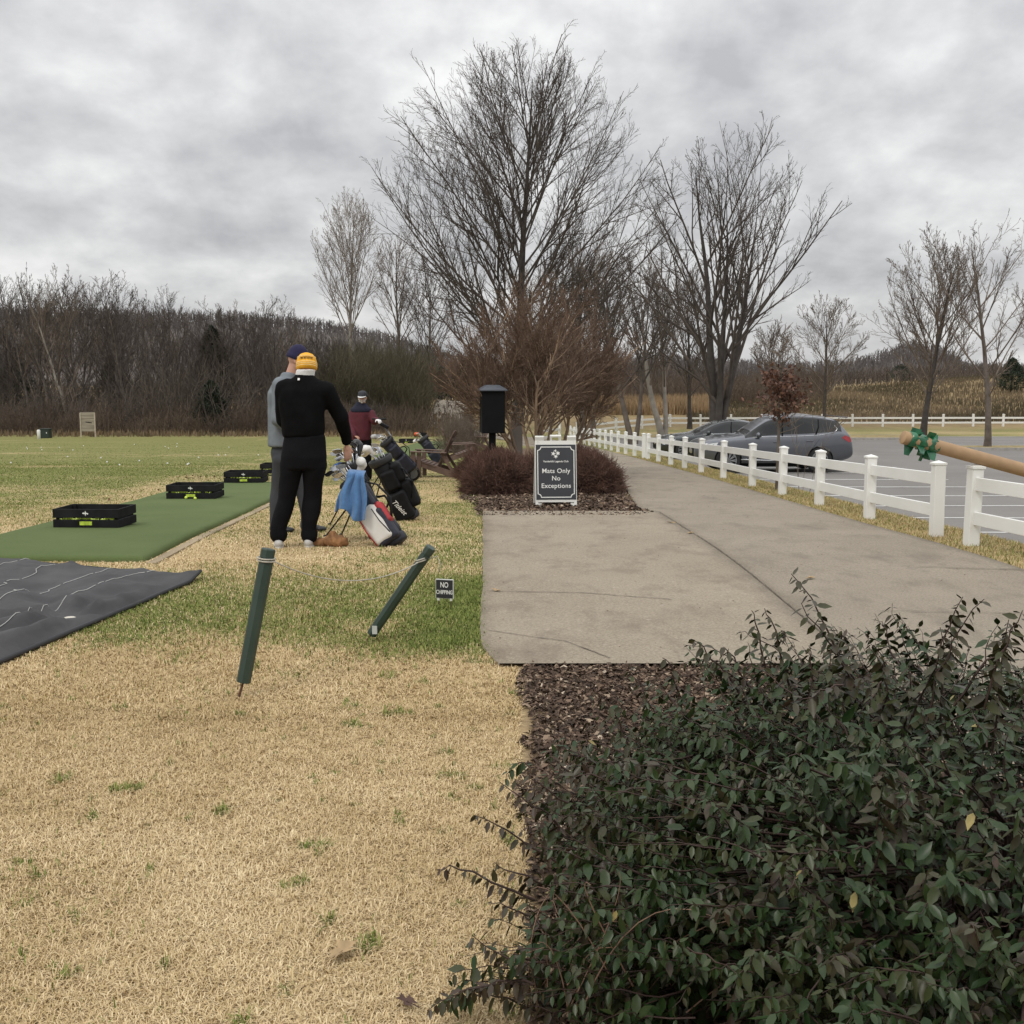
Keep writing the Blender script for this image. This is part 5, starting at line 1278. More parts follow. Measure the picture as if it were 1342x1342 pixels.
# --- man in maroon jacket
def man_maroon():
    Y = 22.0; w0 = at(474, 600, Y); base = (w0.x, Y, hz(w0.x, Y)); root = thing('person', 'smiling man in maroon jacket, dark cap and grey beard holding a push cart handle', 'person', base)
    def q(px, py, dy=0.0): w = at(px, py, Y); return Vector((w.x-base[0], dy, w.z-base[2]))
    hd = q(475.5, 521, -.03); neck = q(475, 532, 0); body = MB(); h, M = head_mb(hd, R(180-4), R(-4), 1.0); body.add(h.v, h.f); body.cap(neck+Vector((0, 0, -.05)), hd+Vector((0, .01, -.03)), .06, .055)
    shl, shr = q(463, 542), q(486, 542); ell_, wrl = q(460, 558, -.06), q(467, 570, -.22); elr, wrr = q(492, 552, -.12), q(497, 549, -.36)
    body.loft([((0, 0, .90), .165, .12), ((0, 0, 1.1), .155, .115), ((0, 0, 1.35), .18, .115), ((0, 0, 1.5), .08, .07)])
    limb(body, [shl, ell_, wrl], [.05, .04, .028]); limb(body, [shr, elr, wrr], [.05, .04, .028])
    for a in (-1, 1): limb(body, [(a*.09, 0, .9), (a*.11, -.02*a, .48), (a*.12, .03*a, .1)], [.09, .06, .04]); shoe_mb(body, (a*.12, .03*a), R(180), .85)
    hand_mb(body, wrr, (.5, -.8, -.1), (0, 0, -1), 1, .9, .95); hand_mb(body, wrl, (.7, -.6, -.3), (0, 0, -1), -1, .6, .95)
    body.blob('body', SKIN, root, .010, 2); face_bits(M, root, 1, mat('white grey beard', (.46, .43, .40), .9))
    jk = MB(); jk.loft([((0, 0, .80), .20, .155), ((0, 0, .92), .20, .155), ((0, 0, 1.1), .195, .15), ((0, 0, 1.32), .215, .15), ((0, 0, 1.43), .17, .12), ((.0, 0, 1.5), .085, .08)]); limb(jk, [shl, ell_, wrl], [.085, .072, .05]); limb(jk, [shr, elr, wrr], [.085, .072, .05]); jk.blob('jacket', MAR, root, .014, 4, .012, 7, 4)
    ve = MB(); ve.loft([((0, 0, 1.36), .215, .158), ((0, 0, 1.42), .205, .15), ((0, 0, 1.47), .15, .115), ((0, 0, 1.53), .095, .092), ((0, 0, 1.56), .09, .088)]); ve.blob('collar', NVY, root, .012, 3, .006, 12)
    tr = MB(); tr.loft([((0, 0, .98), .18, .13), ((0, 0, .85), .19, .14), ((0, 0, .78), .18, .13)])
    for a in (-1, 1): limb(tr, [(a*.09, 0, .82), (a*.11, -.02*a, .48), (a*.12, .03*a, .08)], [.11, .085, .078])
    tr.blob('trousers', BLKP, root, .015, 4, .01)
    for a in (-1, 1): sh = MB(); shoe_mb(sh, (a*.12, .03*a), R(180)); sh.blob('shoe', SHOEB, root, .011, 2)
    cp = MB().lathe([(.088, .02), (.092, .04), (.088, .085), (.07, .118), (.03, .135), (.002, .138)], 24); cp.v = [tuple(M @ Vector((x, y*1.15, z))) for x, y, z in cp.v]; c_ = cp.build('cap', mat('dark cap', (.03, .032, .04), .8), root, True)
    vb = MB(); vs = []; n_ = 10
    for z in (.028, .034):
        for k in range(n_+1):
            a_ = pi*k/n_; vs.append(M @ Vector((.082*cos(a_), .06+.115*sin(a_), z-.018*sin(a_))))
    vb.add(vs, [tuple(range(n_, -1, -1)), tuple(range(n_+1, 2*n_+2))]+[(k, k+1, n_+2+k, n_+1+k) for k in range(n_)]+[(n_, 0, n_+1, 2*n_+1)]); vb.build('brim', WHC, c_)
    gl = MB(); hand_mb(gl, wrr+Vector((0, -.003, 0)), (.5, -.8, -.1), (0, 0, -1), 1, .9, 1.08); gl.blob('glove', WHC, root, .009, 1)
    sg = MB()
    for a in (-1, 1): sg.ell(M @ Vector((a*.031, .094, .008)), (.022, .008, .014))
    sg.build('sunglasses', BLK, root, True)
man_maroon()

# ------------------------------------------------------------------ golf bags
BBK = mat('black bag nylon', (.008, .008, .009), .7, .25, 7, .002, 30, spec=.2)
BNV = mat('navy bag fabric', (.009, .011, .024), .6, .25, 7, .002, 30)
BWH = mat('off white bag panel', (.60, .58, .54), .5, .08, 5)
BRD = mat('red bag panel', (.36, .018, .022), .5, .15, 5)
CHR = mat('chrome club head', (.55, .56, .58), .22, .15, 30, metal=1)
SHF = mat('steel shaft', (.50, .50, .52), .25, .05, 5, metal=1)
GRP = mat('black grip', (.015, .015, .015), .8)
TBL = mat('light blue terry towel', (.07, .175, .36), .95, .12, 30, .004, 150, sheen=.3)
def axis_rot(d, face):
    z = Vector(d).normalized(); y = Vector(face); y = (y-z*y.dot(z)).normalized(); x = y.cross(z); return Matrix((x, y, z)).transposed()
def golf_bag(label, foot, topv, main, pocket, group='golf bags standing on the turf', r_=.125, panels=None, legs=None, seed=0, strap=True, name='golf_bag'):
    foot = Vector(foot); d = Vector(topv)-foot; L = d.length; rot = axis_rot(d, (0, 1, 0)); root = thing(name, label, 'golf bag', foot, 0, group)
    T = lambda v: rot @ Vector(v)
    def shell(prof, m_, nm, par=root, off=(0, 0), ax=1.0, bump_=.0):
        mb = MB(); n_ = 24; vs = []
        for r0, z in prof:
            for k in range(n_): a_ = 2*pi*k/n_; vs.append(T((r0*ax*cos(a_)+off[0], r0*sin(a_)*.86+off[1], z)))
        mb.add(vs, [(i*n_+k, i*n_+(k+1) % n_, (i+1)*n_+(k+1) % n_, (i+1)*n_+k) for i in range(len(prof)-1) for k in range(n_)]+[tuple(range(n_-1, -1, -1)), tuple((len(prof)-1)*n_+k for k in range(n_))])
        o = mb.build(nm, m_, par, True)
        if bump_:
            for v in o.data.vertices: v.co += v.normal*bump_*mnoise.noise(v.co*9+Vector((seed, 0, 0)))
        return o
    shell([(r_*.92, .0), (r_, .02), (r_*1.0, .07), (r_*.95, .085)], mat('bag base rubber', (.012, .013, .022), .6), 'base', bump_=0)
    shell([(r_*.93, .08), (r_*.90, L*.2), (r_*.86, L*.35), (r_*.80, L*.5), (r_*.80, L*.7), (r_*.86, L*.93)], main, 'body', bump_=.022)
    cf = shell([(r_*.90, L*.90), (r_*.98, L*.92), (r_*1.0, L*.985), (r_*.93, L), (r_*.85, L*.985), (r_*.80, L*.90)], mat('bag cuff', (.018, .018, .02), .6), 'cuff')
    side = -1                                     # camera side
    mb = MB(); 
    for (zz_, ww, hh, dd, ox) in ((L*.26, r_*.85, L*.24, .055, 0), (L*.66, r_*.62, L*.16, .035, .02)):
        mb.box(T((ox, side*r_*.80, zz_)), (ww*1.9, dd*2+.05, hh*1.75), rot, .02)
    mb.blob('pocket', pocket, root, .011, 4, .010, 10, seed)
    if panels: panels(root, T, L, r_)
    if strap:
        pts = [T((r_*.6, side*r_*.5, L*.9)), T((r_*1.5, side*r_*.7, L*.72)), T((r_*1.7, side*r_*.6, L*.5)), T((r_*1.0, side*r_*.7, L*.30))]; MB().tube(pts, .022, 8, True, .35).build('strap', BBK, root, True)
        MB().tube([T((r_*.85, 0, L*.62)), T((r_*1.35, 0, L*.58)), T((r_*1.35, 0, L*.48)), T((r_*.85, 0, L*.44))], .012, 8).build('handle', BBK, root, True)
    if legs:
        for lg in legs:
            e_ = Vector(lg)-foot; s0 = T((0, r_*.8*(1 if lg[1] > foot.y else -1), L*.84)); MB().tube([s0, e_+(s0-e_)*.02], [.0085, .0085], 8).build('stand_leg', GRP, root); MB().ell(e_+Vector((0, 0, .012)), (.02, .02, .014)).build('leg_foot', GRP, root)
    return root, foot, rot, L
def club(label, foot, rot, L, ox, oy, ext, kind, lean, group, mt=None):
    b = Vector(foot)+rot @ Vector((ox*.5, oy*.5, L*.55)); tip = Vector(foot)+rot @ Vector((ox, oy, L*.99)); ex = Vector(foot)+rot @ Vector((ox*1.5+lean[0], oy*1.5+lean[1], L+ext))
    root = thing('golf_club', label, 'golf club', b, 0, group); P = lambda v: Vector(v)-b
    MB().tube([P(b), P(tip), P(ex)], .0062, 6).build('shaft', SHF, root, True); dd = (ex-tip).normalized(); sd_ = (rot @ Vector((-1, .25*cos(ox*90), 0))); sd_ = (sd_-dd*sd_.dot(dd)).normalized(); nn = dd.cross(sd_); e_ = P(ex)
    mb = MB()
    if kind == 'iron':
        vs = []
        for w in (-.006, .008):
            for a_, c_ in ((-.01, -.012), (.058, -.002), (.078, .022), (.072, .05), (.02, .034), (-.012, .012)): vs.append(e_+sd_*a_+dd*c_+nn*w)
        mb.add(vs, [(5, 4, 3, 2, 1, 0), (6, 7, 8, 9, 10, 11)]+[(k, (k+1) % 6, 6+(k+1) % 6, 6+k) for k in range(6)]); mb.build('head', mt or CHR, root)
    elif kind == 'wood':
        mb.ell(e_+sd_*.045+dd*.02, (.058, .05, .034), axis_rot(dd, sd_)); mb.build('head', mt or CHR, root, True)
    else:                                           # knitted or padded cover
        mb.cap(e_-dd*.06, e_+dd*.03, .026, .042); mb.ell(e_+dd*.05+sd_*.03, (.062, .05, .048), axis_rot(dd, sd_)); mb.blob('head_cover', mt, root, .007, 3)
    return root
def club_set(desc, foot, rot, L, seed, n_=8, covers=(), rad=.07, group=None):
    r = random.Random(seed); grp = group or 'golf clubs standing in the bags'
    for i in range(n_):
        a_ = 2*pi*i/n_+r.uniform(-.2, .2); rr_ = rad*r.uniform(.4, 1); club('shiny steel iron sticking out of '+desc, foot, rot, L, rr_*cos(a_), rr_*sin(a_), r.uniform(.05, .17), 'iron', (r.uniform(-.05, .02), r.uniform(-.03, .03)), 'irons in '+desc)
    for lb, ox, oy, ext, kd, mt in covers: club(lb, foot, rot, L, ox, oy, ext, kd, (ox*.3, oy*.3), grp, mt)

# front bag: white, red and navy, on its stand
f1 = gp(519, 716); f1v = Vector((f1.x+.0, f1.y+.08, f1.z)); t1v = at(459, 628, f1.y+.25)
l1 = gp(426, 704); l2 = gp(441, 706)
def pan1(root, T, L, r_):
    mb = MB(); mb.box(T((-.03, -r_*.86, L*.32)), (r_*1.62, .17, L*.50), axis_rot(T((0, 0, 1)), (0, 1, 0)), .035); mb.blob('white_pocket', BWH, root, .010, 4, .006, 8, 3)
    mb = MB(); mb.box(T((r_*.70, -r_*.66, L*.40)), (r_*.62, .15, L*.30), axis_rot(T((0, 0, 1)), (0, 1, 0)), .025); mb.blob('red_pocket', BRD, root, .010, 3, .004, 8, 4)
    for x0, x1, z0_, z1_ in ((-.125, -.12, .10, .52), (.055, .035, .14, .50)):
        MB().tube([T((x0, -r_*1.44, L*z0_)), T(((x0+x1)/2-.01, -r_*1.50, L*(z0_+z1_)/2)), T((x1, -r_*1.44, L*z1_))], .0065, 6).build('zip', BRD if x0 < 0 else BBK, root, True)
bag1, F1, R1, L1_ = golf_bag('white, red and navy golf bag propped on its stand legs with a blue towel', f1v, t1v, BNV, BNV, panels=pan1, legs=[(l1.x, l1.y, l1.z), (l2.x, l2.y+.3, hz(l2.x, l2.y+.3))], seed=1, r_=.135)
WHL = mat('white leather cover', (.66, .65, .62), .5, .06)
club_set('the white, red and navy bag', F1, R1, L1_, 1, 8, [('cream padded club cover on top of the white and navy bag', -.02, .05, .13, 'cover', mat('cream cover', (.62, .57, .45), .7)), ('white crumpled club cover at the right of the white and navy bag', .09, -.02, .02, 'cover', WHL)])
# towel draped over the bag top
def towel():
    root_o = at(463, 636, F1.y-.16); nu, nv = 26, 34; V = []; rngt = np.random.default_rng(2)
    topl, topr = at(455, 616, F1.y-.12), at(479, 618, F1.y-.12); botl, botr = at(437, 672, F1.y-.20), at(481, 681, F1.y-.19)
    for j in range(nv):
        v = j/(nv-1)
        for i in range(nu):
            u = i/(nu-1); a = topl.lerp(topr, u); b = botl.lerp(botr, u)
            if u < .42: b = b+Vector((0, 0, .05*math.sin(u/.42*pi)+.10*(u > .18)*(u-.18)))
            else: b = b+Vector((0, 0, -.035*math.sin((u-.42)/.58*pi)))
            p = a.lerp(b, v); amp = .010+.028*v; p.y += amp*math.sin(u*17+.6*math.sin(v*3))+.012*math.sin(u*31+v*5)*v; p.x += .012*math.sin(v*7+u*4)
            if v < .18: p.y += .13*(1-v/.18)**2; p.z -= .03*(1-v/.18)**2-.02
            V.append(p-root_o)
    q_ = [(j*nu+i, j*nu+i+1, (j+1)*nu+i+1, (j+1)*nu+i) for j in range(nv-1) for i in range(nu-1)]
    mb = MB().add(V, q_); o = mb.build('towel', TBL, None, True); o.location = root_o
    m_ = o.modifiers.new('s', 'SOLIDIFY'); m_.thickness = .009; m2_ = o.modifiers.new('ss', 'SUBSURF'); m2_.levels = 1; m2_.render_levels = 1
    tag(o, 'light blue towel draped over the top of the white and navy golf bag', 'towel')
towel()
# brown fluffy headcover on the ground
g_ = gp(434, 716); mb = MB()
for a, r_ in (((-.10, .02, .035), (.10, .05, .04)), ((.0, .0, .05), (.07, .06, .055)), ((.07, -.02, .05), (.085, .07, .055)), ((.02, 0, .10), (.045, .04, .045)), ((.12, 0, .04), (.05, .05, .04))): mb.ell(a, r_)
o = mb.blob('crumpled_towel', mat('tan brown fleece', (.26, .13, .055), .95, .35, 14, .01, 60), None, .008, 2, .02, 22, 5); o.location = g_; tag(o, 'crumpled tan brown fleece cloth on the grass under the stand legs', 'cloth')
# black bag under the man's hand
f5 = Vector(on(497, 11.3)); t5 = at(461, 606, 11.25)
bag5, F5, R5, L5 = golf_bag('dark golf bag with a blue club cover that the man in black holds', f5, t5, BBK, BBK, seed=5, r_=.12, strap=False, legs=[tuple(gp(432, 688))])
club_set('the bag under the hand of the man in black', F5, R5, L5, 5, 7, [('royal blue and white club cover beneath the hand of the man in black', -.06, .02, -.0, 'cover', mat('royal blue cover', (.025, .09, .30), .6)), ('black glossy driver cover behind the blue cover', .06, .06, .10, 'cover', mat('glossy black cover', (.02, .02, .022), .25))])
# tall black bag
f2 = Vector(on(534, 13.3)); t2 = at(497, 600, 13.2)
def pan2(root, T, L, r_):
    vs, fs = text('Titleist', .078, .0008, .35); mb = MB(); rt2 = axis_rot(T((0, 0, 1)), (0, 1, 0))
    Rm = rt2 @ Matrix.Rotation(R(90), 3, 'X') @ Matrix.Rotation(R(-72), 3, 'Z')
    P = [Rm @ Vector((v.x, v.y, v.z)) for v in vs]
    # lie on the pocket surface
    c_ = T((-.015, -r_*.80-.088, L*.27)); mb.add([c_+v for v in P], fs); mb.build('lettering', WLT, root)
bag2, F2, R2, L2_ = golf_bag('bulky all-black golf bag with white script lettering, leaning left', f2, t2, BBK, BBK, seed=2, r_=.15, panels=pan2, legs=[tuple(gp(468, 672)), tuple(Vector(on(484, 13.9)))])
club_set('the bulky black bag', F2, R2, L2_, 2, 8, [('white putter cover in the black bag', -.03, -.03, .13, 'cover', WHL)])
mb = MB(); rot2 = R2
for a, r_ in (((.15, -.02, L2_*.36), (.17, .19, .34)), ((.13, -.05, L2_*.72), (.13, .17, .24))): mb.box(R2 @ Vector(a), r_, R2, .03)
mb.blob('side_pocket', BBK, bag2, .011, 4, .016, 9, 8)
# navy bag on the push cart
cb = on(538, 21.4); ct = at(505, 577, 21.2)
f3 = Vector((cb[0], cb[1], cb[2]+.24)); bag3, F3, R3, L3 = golf_bag('navy golf bag lying slanted on the push cart of the man in maroon', f3, ct, BNV, BNV, seed=3, r_=.15, strap=True)
club_set('the navy bag on the push cart', F3, R3, L3, 3, 8, [('pale grey club cover on the navy cart bag', -.05, 0, .16, 'cover', mat('pale grey cover', (.38, .38, .37), .6))])
PC = thing('push_cart', 'three-wheeled golf push cart carrying the navy bag', 'cart', cb); CGR = mat('grey cart tubing', (.22, .22, .23), .4, .1, 5, metal=.6); o0 = Vector(cb)
ht = at(497, 549, 21.62)-o0; lo_ = Vector((.10, .16, .22)); mid_ = at(522, 588, 21.5)-o0+Vector((0, .16, 0))
MB().tube([ht, mid_, lo_], .016, 8).build('frame', CGR, PC, True); MB().tube([ht+Vector((-.14, .02, .0)), ht, ht+Vector((.14, -.02, 0))], .018, 8).build('handle', GRP, PC, True)
MB().box(ht+Vector((.10, 0, -.13)), (.18, .16, .06), Matrix.Rotation(.5, 3, 'Y'), .01).build('tray', BBK, PC)
MB().tube([mid_*.55+lo_*.45+Vector((0, -.33, -.15)), mid_*.55+lo_*.45, mid_*.55+lo_*.45+Vector((0, .33, -.15))], .012, 8).build('axle', CGR, PC, True)
for c_ in (mid_*.55+lo_*.45+Vector((-.05, -.36, 0)), mid_*.55+lo_*.45+Vector((-.05, .36, 0)), Vector((.0, .25, 0))):
    c_ = Vector((c_.x, c_.y, .145)); wv = MB().lathe([(.11, -.02), (.145, -.018), (.15, 0), (.145, .018), (.11, .02), (.105, 0), (.11, -.02)], 24, c_, 'y', False).build('wheel', GRP, PC, True); MB().lathe([(.10, -.012), (.105, 0), (.10, .012)], 16, c_, 'y').build('rim', CGR, wv)
# distant bag with orange cover
f4 = Vector(on(577, 30.5)); t4 = at(553, 574, 30.4)
bag4, F4, R4, L4 = golf_bag('navy golf bag with an orange club cover beyond the wooden chair', f4, t4, BNV, BNV, seed=4, r_=.17, legs=[tuple(Vector(on(550, 30.2))), tuple(Vector(on(556, 31)))])
club_set('the far navy bag', F4, R4, L4, 4, 4, [('bright orange club cover on the far navy bag', -.02, 0, .14, 'cover', mat('orange cover', (.62, .10, .03), .7)), ('white club cover on the far navy bag', -.09, 0, .04, 'cover', WHL)])

# ------------------------------------------------------------------ cars
def car(label, loc, rz, st, paint, wheels, wr, hw, name='parked_car', spokes=10, suv=True, roofrail=True):
    """st: stations (x, sill, belt, shoulder, roof, half width, roof half width, kind)"""
    root = thing(name, label, 'car', loc, rz, 'cars in the parking lot')
    rings = []
    for x, zl, zb, zr, w, rw in st:
        zm = zl+(zb-zl)*.45; pr = [(0, zl), (w*.8, zl), (w*.965, zl+.07), (w*1.0, zm), (w*.985, zb-.13), (w*.95, zb-.02)]
        cabin = zr-zb > .12
        if cabin: pr += [(w*.925, zb+.02), (rw+(w*.92-rw)*.28, zr-(zr-zb)*.30), (rw, zr-.055), (rw*.80, zr-.008), (0, zr+.012)]
        else: pr += [(w*.92, zb), (w*.86, zb+(zr-zb)*.45), (w*.70, zb+(zr-zb)*.8), (w*.45, zr), (0, zr+.012)]
        rings.append((x, pr, cabin))
    m_ = len(rings[0][1]); V = []; 
    for x, pr, c_ in rings:
        V += [(x, -y, z) for y, z in pr]+[(x, y, z) for y, z in pr[-2:0:-1]]
    n_ = 2*m_-2; fs = []; mi = []
    for i in range(len(rings)-1):
        cab = rings[i][2] and rings[i+1][2]; rise = st[i+1][3]-st[i][3]
        front = (not rings[i][2]) and rings[i+1][2]; rear = rings[i][2] and (not rings[i+1][2])
        for k in range(n_):
            fs.append((i*n_+k, i*n_+(k+1) % n_, (i+1)*n_+(k+1) % n_, (i+1)*n_+k)); kk = k if k < m_-1 else n_-1-k
            g_ = 0
            if kk in (6, 7) and cab: g_ = 1
            if kk in (6, 7, 8, 9) and (front or (cab and i in WS)) : g_ = 1 if kk > 6 or front else g_
            if kk == 0: g_ = 2
            mi.append(g_)
    fs.append(tuple(range(n_))); mi.append(0); fs.append(tuple((len(rings)-1)*n_+k for k in range(n_-1, -1, -1))); mi.append(0)
    me = bpy.data.meshes.new('c'); me.from_pydata(V, [], fs); me.update(); me.polygons.foreach_set('material_index', mi)
    for mm in (paint, GLS, BLK): me.materials.append(mm)
    tmp = bpy.data.objects.new('c', me); C.objects.link(tmp); s_ = tmp.modifiers.new('s', 'SUBSURF'); s_.levels = 3; s_.render_levels = 3
    cut = MB()
    for wx in wheels: cut.lathe([(wr*1.13, -hw-.3), (wr*1.13, hw+.3)], 40, (wx, 0, wr), 'y')
    co = cut.build('cut', BLK); bmm = bmesh.new(); bmm.from_mesh(co.data); bmesh.ops.recalc_face_normals(bmm, faces=bmm.faces); bmm.to_mesh(co.data); bmm.free()
    bmm = bmesh.new(); bmm.from_mesh(me); bmesh.ops.recalc_face_normals(bmm, faces=bmm.faces); bmm.to_mesh(me); bmm.free()
    b_ = tmp.modifiers.new('b', 'BOOLEAN'); b_.object = co; b_.operation = 'DIFFERENCE'; b_.solver = 'EXACT'
    full = evaluated(tmp); bpy.data.objects.remove(tmp); bpy.data.objects.remove(co)
    bv = BVHTree.FromPolygons([v.co for v in full.vertices], [tuple(p.vertices) for p in full.polygons])
    def split(idx, nm, mt, off=0):
        mb = MB(); mp = {}
        for p in full.polygons:
            if (p.material_index if p.material_index < 3 else 0) in idx:
                f_ = []
                for vi in p.vertices:
                    if vi not in mp: mp[vi] = len(mb.v); mb.v.append(tuple(full.vertices[vi].co))
                    f_.append(mp[vi])
                mb.f.append(tuple(f_))
        o = mb.build(nm, mt, root, True); o.data.set_sharp_from_angle(angle=R(40)); return o
    body = split((0, 2), 'body', paint); glass = split((1,), 'windows', GLS)
    MB().box(((wheels[0]+wheels[1])/2, 0, .30), (wheels[1]-wheels[0]+.5, hw*1.5, .25)).build('underbody', BLK, root)
    def side(x, z, s_=-1, off=.004):
        h_ = bv.ray_cast(Vector((x, s_*3, z)), Vector((0, -s_, 0)))
        return (h_[0]+h_[1]*0+Vector((0, s_*off, 0))) if h_[0] is not None else Vector((x, s_*hw, z))
    def seam(pts, w, m2, nm, s_=-1, off=.003, par=None, proud=.0):
        P = [side(x, z, s_, off) for x, z in pts]; mb = MB(); mb.tube(P, w, 6, True, 1.0); return mb.build(nm, m2, par or root, True)
    for s_ in (-1, 1):
        for nm, P in car_lines['seams']: seam(P, .005, BLK, nm, s_, -.001)
        for P in car_lines['chrome']: seam(P, .011, CHR, 'window_trim', s_, .002)
        for x, z in car_lines['handles']:
            MB().cap(side(x-.09, z, s_, .018), side(x+.09, z, s_, .018), .013, .013, 8).build('door_handle', paint if suv else CHR, root, True)
        if car_lines['sill']: seam(car_lines['sill'], .020, CHR, 'sill_strip', s_, .006)
        # pillars between the side windows
        for P in car_lines['pillars']: seam(P, .026, BLK, 'pillar', s_, -.012)
        x, z = car_lines['mirror']; c_ = side(x, z, s_, .10); mm = MB().ell(c_, (.07, .10, .075)); mo_ = mm.build('mirror', paint, root, True); MB().box(c_+Vector((.06, 0, 0)), (.01, .15, .10), None, .004).build('mirror_glass', GLS, mo_)
        # lamps laid on the body surface
        for nm, poly, mt in car_lines['lamps']:
            mb = MB(); P = []
            for x, z in poly:
                h_ = bv.find_nearest(Vector((x, s_*hw*.97, z))); P.append(h_[0]+h_[1]*.012 if abs(h_[1].y) < .999 else h_[0]+h_[1]*.012)
            cc = sum(P, Vector())/len(P); nn = len(P); mb.add(P+[cc+Vector((0, s_*.006, 0))], [((k, (k+1) % nn, nn) if s_ < 0 else ((k+1) % nn, k, nn)) for k in range(nn)]); mb.build(nm, mt, root, True)
    for wx in wheels:
        for s_ in (-1, 1):
            cx_ = Vector((wx, s_*(hw-.125), wr)); prof = [(wr*.70, -.11), (wr*.95, -.11), (wr, -.085), (wr, .085), (wr*.95, .11), (wr*.70, .11), (wr*.68, 0), (wr*.70, -.11)]
            ty = MB().lathe(prof, 40, cx_, 'y', False).build('wheel', mat('tyre rubber', (.016, .016, .017), .85), root, True); ty.data.set_sharp_from_angle(angle=R(50))
            rm = MB(); yo = s_*.085
            for k in range(spokes):
                a_ = 2*pi*k/spokes; d = Vector((cos(a_), 0, sin(a_)))
                for da in (-.10, .10):
                    d2 = Vector((cos(a_+da), 0, sin(a_+da))); rm.bar(cx_+d*wr*.12+Vector((0, yo, 0)), cx_+d2*wr*.66+Vector((0, yo+s_*.012, 0)), .022, .026, (0, 1, 0))
            rm.lathe([(wr*.64, yo-.012), (wr*.71, yo-.01), (wr*.71, yo+.012), (wr*.64, yo+.016), (wr*.63, yo), (wr*.64, yo-.012)], 36, cx_, 'y', False); rm.lathe([(.065, yo-.02), (.06, yo+s_*.02)], 16, cx_, 'y'); rm.build('rim', mat('alloy wheel', (.42, .43, .45), .3, .1, metal=.8), ty)
            MB().lathe([(wr*.62, -.01), (wr*.62, .01)], 28, cx_+Vector((0, s_*.03, 0)), 'y').build('brake_disc', mat('dark wheel well', (.02, .02, .022), .7), ty)
    for s_ in ((-1, 1) if roofrail else ()):
        P = []
        for x in np.linspace(car_lines['rail'][0], car_lines['rail'][1], 12):
            h_ = bv.ray_cast(Vector((x, s_*.56, 3)), Vector((0, 0, -1))); P.append(h_[0]+Vector((0, 0, .035)))
        P = [P[0]-Vector((.03, 0, .04))]+P+[P[-1]+Vector((.03, 0, -.04))]; MB().tube(P, .014, 8).build('roof_rail', mat('silver roof rail', (.30, .30, .31), .35, metal=.6), root, True)
    # front grille and plates
    x, z = car_lines['grille']; MB().box((x, 0, z), (.05, .9, .34), None, .015).build('grille', BLK, root)
    x, z = car_lines['plate']; MB().box((x, 0, z), (.02, .32, .15), None, .004).build('number_plate', WPL, root)
    if suv:
        mb = MB(); mb.box((4.52, 0, 1.60), (.34, 1.05, .028), Matrix.Rotation(R(6), 3, 'Y'), .01); mb.build('spoiler', paint, root)
    return root
GLS = mat('dark car glass', (.006, .007, .008), .05, .1, 3, spec=.45)
LMP = mat('clear headlamp', (.62, .64, .66), .12, .1, 9, spec=.8)
RDL = mat('red tail lamp', (.30, .02, .025), .2, .1, spec=.7)
PSUV = mat('blue grey metallic paint', (.105, .112, .130), .28, .04, 2, metal=.55, coat=.8)
PSED = mat('dark green grey paint', (.030, .036, .038), .25, .05, 2, metal=.4, coat=.8)
WS = ()
# x, sill, belt, roof, half width, roof half width
SUV = [(.0, .42, .70, .74, .52, .4), (.06, .30, .80, .86, .76, .5), (.30, .26, .88, .96, .88, .6), (.75, .25, .94, 1.03, .93, .7), (1.25, .25, .98, 1.08, .945, .7), (1.50, .25, 1.0, 1.11, .95, .7), (1.62, .25, 1.0, 1.20, .95, .72), (2.05, .25, 1.01, 1.50, .95, .68), (2.35, .25, 1.02, 1.62, .95, .65), (2.9, .25, 1.03, 1.675, .95, .64), (3.5, .25, 1.055, 1.66, .95, .63), (4.0, .26, 1.10, 1.60, .94, .61), (4.30, .28, 1.14, 1.545, .925, .60), (4.40, .30, 1.14, 1.50, .92, .60), (4.62, .36, 1.12, 1.22, .90, .66), (4.68, .38, 1.06, 1.10, .89, .66), (4.77, .42, .88, .93, .86, .62), (4.80, .46, .60, .64, .82, .6)]
car_lines = dict(
    seams=[('door_seam', [(1.42, .45), (1.40, .70), (1.50, .95)]), ('door_seam', [(2.58, .38), (2.58, .7), (2.60, 1.0)]), ('door_seam', [(3.42, .42), (3.50, .70), (3.72, .98)]), ('door_seam', [(1.42, .42), (2.0, .36), (3.40, .40)])],
    chrome=[[(1.68, 1.03), (2.2, 1.045), (3.0, 1.06), (3.7, 1.09), (4.18, 1.16)], [(4.18, 1.16), (4.30, 1.26), (4.22, 1.36)]],
    handles=[(2.42, .90), (3.42, .93)], sill=[(1.35, .40), (2.2, .37), (3.35, .41)], pillars=[[(2.60, 1.06), (2.62, 1.3), (2.66, 1.56)], [(3.62, 1.10), (3.72, 1.3), (3.74, 1.52)]], mirror=(1.86, 1.10),
    lamps=[('headlight', [(.03, .66), (.16, .80), (.42, .88), (.66, .90), (.60, .80), (.36, .72), (.14, .63)], LMP), ('tail_light', [(4.40, 1.02), (4.52, 1.10), (4.72, 1.04), (4.76, .93), (4.66, .88), (4.52, .95)], RDL), ('fog_lamp', [(.10, .42), (.22, .46), (.24, .40), (.12, .37)], LMP)],
    rail=(2.3, 3.95), grille=(.03, .62), plate=(4.80, .80))
YC = 33.2; zc = hz(9, YC); w0 = at(911, 600, YC)
suv_ = car('blue-grey sport utility car parked nearest, behind the young oak', (w0.x, YC+.9, hz(9, YC)+.02), R(2), SUV, PSUV, (.97, 3.75), .37, .95)
